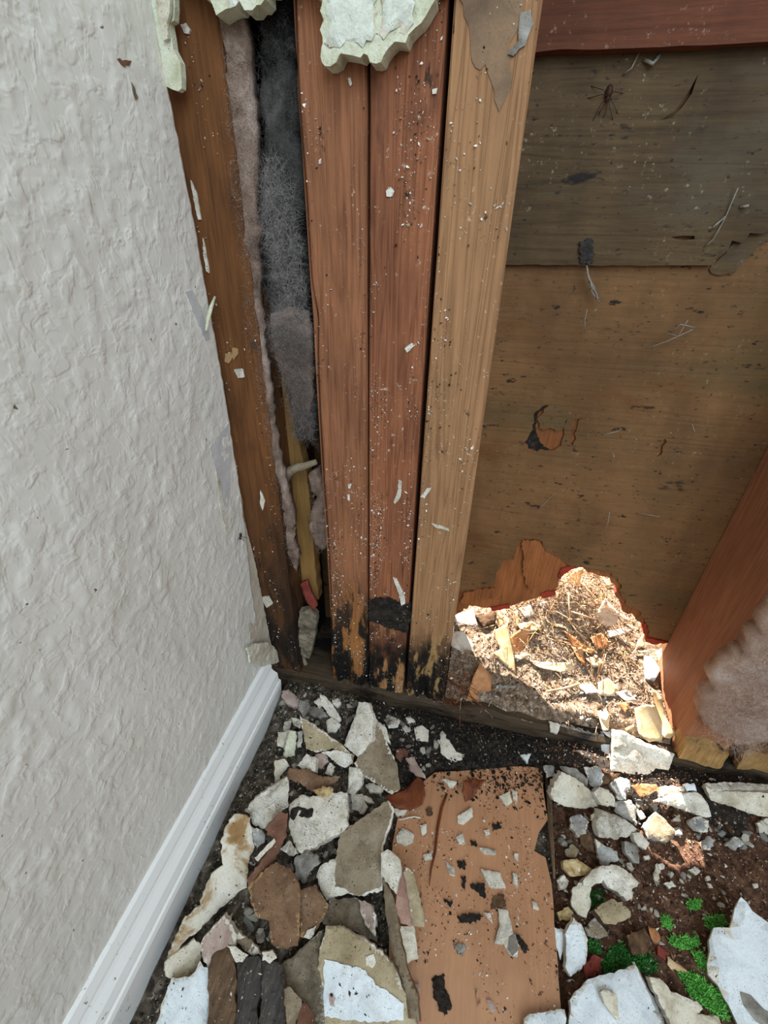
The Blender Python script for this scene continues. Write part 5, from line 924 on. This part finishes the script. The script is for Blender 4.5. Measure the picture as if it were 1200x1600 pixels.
# ------------------------------------------------------------------ small life and cobwebs
def ball(c, r, k=6):
    V = []; Fc = []
    for i in range(k+1):
        for j in range(8):
            a = math.pi*i/k; b = 2*math.pi*j/8; V.append((c[0]+r[0]*math.sin(a)*math.cos(b), c[1]+r[1]*math.cos(a), c[2]+r[2]*math.sin(a)*math.sin(b)))
    for i in range(k):
        for j in range(8): Fc.append((i*8+j, i*8+(j+1) % 8, (i+1)*8+(j+1) % 8, (i+1)*8+j))
    return V, Fc
def critter(name, balls, legs, rad, mat, label, cat):
    V, Fc = [], []
    for c, r in balls:
        v, f = ball(c, r); k = len(V); V += v; Fc += [tuple(i+k for i in q) for q in f]
    for L in legs:
        L = np.array(L); k = len(V)
        for i, p in enumerate(L):
            d = L[min(i+1, len(L)-1)]-L[max(i-1, 0)]; d = d/(np.linalg.norm(d)+1e-9); a = np.cross(d, [.2, 1, .1]); a /= np.linalg.norm(a)+1e-9; b = np.cross(d, a)
            V += [tuple(p+rad*(a*math.cos(t_)+b*math.sin(t_))) for t_ in (0, 2.09, 4.19)]
        for i in range(len(L)-1):
            for j in range(3): Fc.append((k+3*i+j, k+3*i+(j+1) % 3, k+3*i+3+(j+1) % 3, k+3*i+3+j))
    return tag(mk(name, V, Fc, [mat], None, None, True), label, cat)
YB = SY-.0038
sp = lambda a, b, dy: WY(*C(T3, [(a, b)])[0], YB-dy)
critter('spider', [(sp(455, 430, .003), (.0022, .0016, .0036)), (sp(448, 462, .003), (.0014, .0012, .0018))], [[sp(452, 455, .003), sp(x1, y1, .006), sp(x2, y2, .0008)] for x1, y1, x2, y2 in [(420, 480, 370, 585), (428, 500, 400, 540), (440, 520, 425, 560), (458, 510, 475, 570), (470, 480, 500, 540), (430, 440, 340, 465), (425, 420, 360, 400), (480, 430, 530, 440)]], .00025, 'insect', 'long legged dark spider on the upper sheathing board', 'spider')
wx_ = lambda a, b, dx: WX(*C(T4, [(a, b)])[0], WXL+dx)
critter('ant', [(wx_(378, 1008, .0016), (.001, .0014, .0022)), (wx_(376, 1024, .0016), (.0009, .001, .0012))], [[wx_(380, 1015, .0014), wx_(395, 1018, .002), wx_(410, 1022, .0005)], [wx_(376, 1020, .0014), wx_(392, 1030, .002), wx_(400, 1040, .0005)], [wx_(374, 1015, .0014), wx_(366, 1025, .002), wx_(362, 1035, .0005)]], .0002, 'insect', 'tiny brown ant on the torn edge of the white wall', 'insect')
wl('rust_mark', F, [(183, 91), (196, 93), (206, 96), (203, 103), (190, 101)], WXL+.0016, .0012, 'redbrown', 46, res=.002, amp=.0003)
wl('rust_mark', F, [(206, 128), (211, 137), (216, 152), (212, 156), (208, 143)], WXL+.0014, .0010, 'olive', 47, res=.002, amp=.0002)
wl('torn_tab', A, [(125, 112), (160, 90), (205, 85), (232, 80), (262, 100), (312, 165), (300, 186), (246, 200), (206, 211), (140, 190), (138, 150)], WXL+.006, .0018, ('cream', 'cream2', 'cream'), 48, res=.003, amp=.0012)
web = tag(empty('cobweb', (.11, SY-.004, .3)), 'wispy dusty cobweb threads strewn over the sheathing of the bay', 'cobweb', kind='stuff')
for w, pts, r_ in [(T3, [(350, 1245), (358, 1300), (385, 1350), (402, 1400)], .0007), (T3, [(360, 1320), (375, 1370), (410, 1420)], .0005), (T3, [(352, 1450), (342, 1500), (340, 1560)], .0003), (T3, [(735, 1570), (790, 1520), (858, 1535)], .0004), (T3, [(900, 1160), (945, 1120), (1000, 1020), (1060, 880)], .0004), (T3, [(930, 1080), (960, 1050), (1000, 1015)], .0008), (P, [(575, 312), (610, 304), (640, 296)], .0004), (P, [(620, 376), (622, 395), (610, 412)], .0004), (P, [(720, 604), (760, 612), (795, 618)], .0004), (P, [(580, 690), (600, 640), (606, 600)], .0003), (F, [(1010, 545), (1045, 532), (1082, 515)], .0004), (F, [(1040, 520), (1060, 525), (1075, 500)], .0003), (F, [(920, 430), (925, 450), (935, 462)], .0006), (P, [(915, 270), (925, 300)], .0004), (P, [(330, 600), (360, 570), (400, 530)], .0002), (T3, [(620, 280), (660, 300), (690, 260)], .0012), (T3, [(520, 350), (560, 320), (600, 240)], .0004), (T3, [(1070, 970), (1110, 965)], .0009)]:
    tube('thread', [WY(a, b, SY-.0062-(.003 if i % 2 else 0)) for i, (a, b) in enumerate(C(w, pts))], r_, 'web', web, 5)

# countable small crumbs: copies share a few meshes
import bmesh
def crumb_mesh(seed, m):
    rg = np.random.default_rng(seed); bm = bmesh.new()
    for p in rg.normal(size=(16, 3)): bm.verts.new(p/np.linalg.norm(p)*rg.uniform(.7, 1.1)*np.array([1.2, .9, .65]))
    r = bmesh.ops.convex_hull(bm, input=bm.verts); bmesh.ops.delete(bm, geom=[v for v in bm.verts if not v.link_faces], context='VERTS')
    me = bpy.data.meshes.new('plaster_crumb'); bm.to_mesh(me); bm.free(); me.materials.append(M[m]); return me
bpy.context.view_layer.update(); DG = bpy.context.evaluated_depsgraph_get()
def drop(x, y, z0):
    """height of whatever lies at this spot, so loose bits rest on it"""
    hit, loc, *_ = scene.ray_cast(DG, Vector((x, y, .15)), Vector((0, 0, -1)), distance=.2)
    return loc.z if hit else z0
def dusting(nm, n, x0, x1, y0, y1, size, cols, label, cat, seed):
    rg = np.random.default_rng(seed); x = rg.uniform(x0, x1, n*2); y = rg.uniform(y0, y1, n*2); k = nz(np.c_[x, y, x*0], 50, seed, 3)+rg.uniform(-.4, .4, n*2) > 0
    x, y = x[k][:n], y[k][:n]; z = np.array([drop(a, b, .01) for a, b in zip(x, y)]); k = (z < HV(x, y)+.006) | (rg.random(len(x)) < .22); x, y, z = x[k], y[k], z[k]
    tag(grains(nm, np.c_[x, y, z+.0002], .0003+size*rg.random(len(x))**4, cols, None, .6, seed), label, cat, kind='stuff')
dusting('dust_crumbs', 7000, -.165, -.015, -.27, -.012, .0011, [(206, 200, 188), (150, 138, 120), (70, 58, 46), (40, 33, 27), (176, 164, 146), (96, 80, 62)], 'fine plaster dust strewn over the shards of the left heap', 'grit', 41)
dusting('dust_crumbs', 3200, .112, .34, -.23, -.006, .0011, [(206, 200, 188), (110, 80, 60), (70, 50, 38), (48, 36, 28), (176, 164, 146), (130, 100, 78)], 'fine dust and soil strewn over the shards of the right heap', 'grit', 42)
CM = {m: [crumb_mesh(k*11+len(m), m) for k in range(5)] for m in ('gyp', 'gypdirty', 'grey', 'clod', 'bluegrey')}
def crumbs(n, w, poly, ms, lo, hi, label, cat, group, seed, nm='plaster_crumb', gfun=on_floor):
    p = scatter_px(w, poly, n, seed, gfun); rg = np.random.default_rng(seed+1)
    for q in p:
        if drop(q[0], q[1], q[2]) > q[2]+.0045: continue
        m = ms[rg.integers(len(ms))]; o = bpy.data.objects.new(nm, CM[m][rg.integers(5)]); COL.objects.link(o)
        k = rg.uniform(lo, hi)/1000; o.scale = (k*rg.uniform(.8, 1.3), k, k*rg.uniform(.8, 1.2)); o.rotation_euler = (rg.uniform(-.5, .5), rg.uniform(-.5, .5), rg.uniform(0, 6.3))
        o.location = (q[0], q[1], drop(q[0], q[1], q[2])+k*.35); tag(o, label, cat, group)
crumbs(80, A, [(300, 360), (640, 370), (900, 470), (1180, 520), (1150, 800), (900, 700), (620, 560), (420, 800), (280, 700)], ['gyp', 'gypdirty', 'grey'], 1.4, 4.2, 'small plaster crumb in the dirt at the foot of the studs', 'plaster crumb', 'crumbs at the foot of the studs', 11)
crumbs(80, R, [(20, 400), (300, 420), (600, 560), (900, 640), (1180, 700), (1180, 800), (700, 700), (420, 720), (60, 760)], ['gyp', 'grey', 'bluegrey', 'clod'], 1.5, 4.4, 'small plaster crumb among the shards of the right heap', 'plaster crumb', 'crumbs in the right heap', 12)
crumbs(60, S, [(90, 60), (330, 50), (560, 160), (1000, 300), (980, 420), (700, 420), (520, 430), (120, 420)], ['clod', 'gyp', 'clod', 'gypdirty'], 1.5, 3.2, 'small crumb on the brown soil right of the plank', 'soil crumb', 'crumbs on the brown soil', 13)
crumbs(130, B, [(520, 170), (700, 100), (1080, 60), (1150, 250), (1000, 420), (700, 640), (900, 700), (700, 1000), (420, 900), (480, 760), (600, 480)], ['gyp', 'gypdirty', 'grey'], 1.4, 4.4, 'small plaster crumb between the shards of the left heap', 'plaster crumb', 'crumbs in the left heap', 14)
crumbs(40, G, [(180, 640), (300, 500), (480, 520), (700, 500), (900, 640), (760, 740), (560, 720)], ['gyp', 'gypdirty', 'clod', 'bluegrey'], 1.3, 2.8, 'small pebble in the sunlit litter of the bay', 'pebble', 'pebbles in the sunlit litter', 15, 'pebble', on_litter)
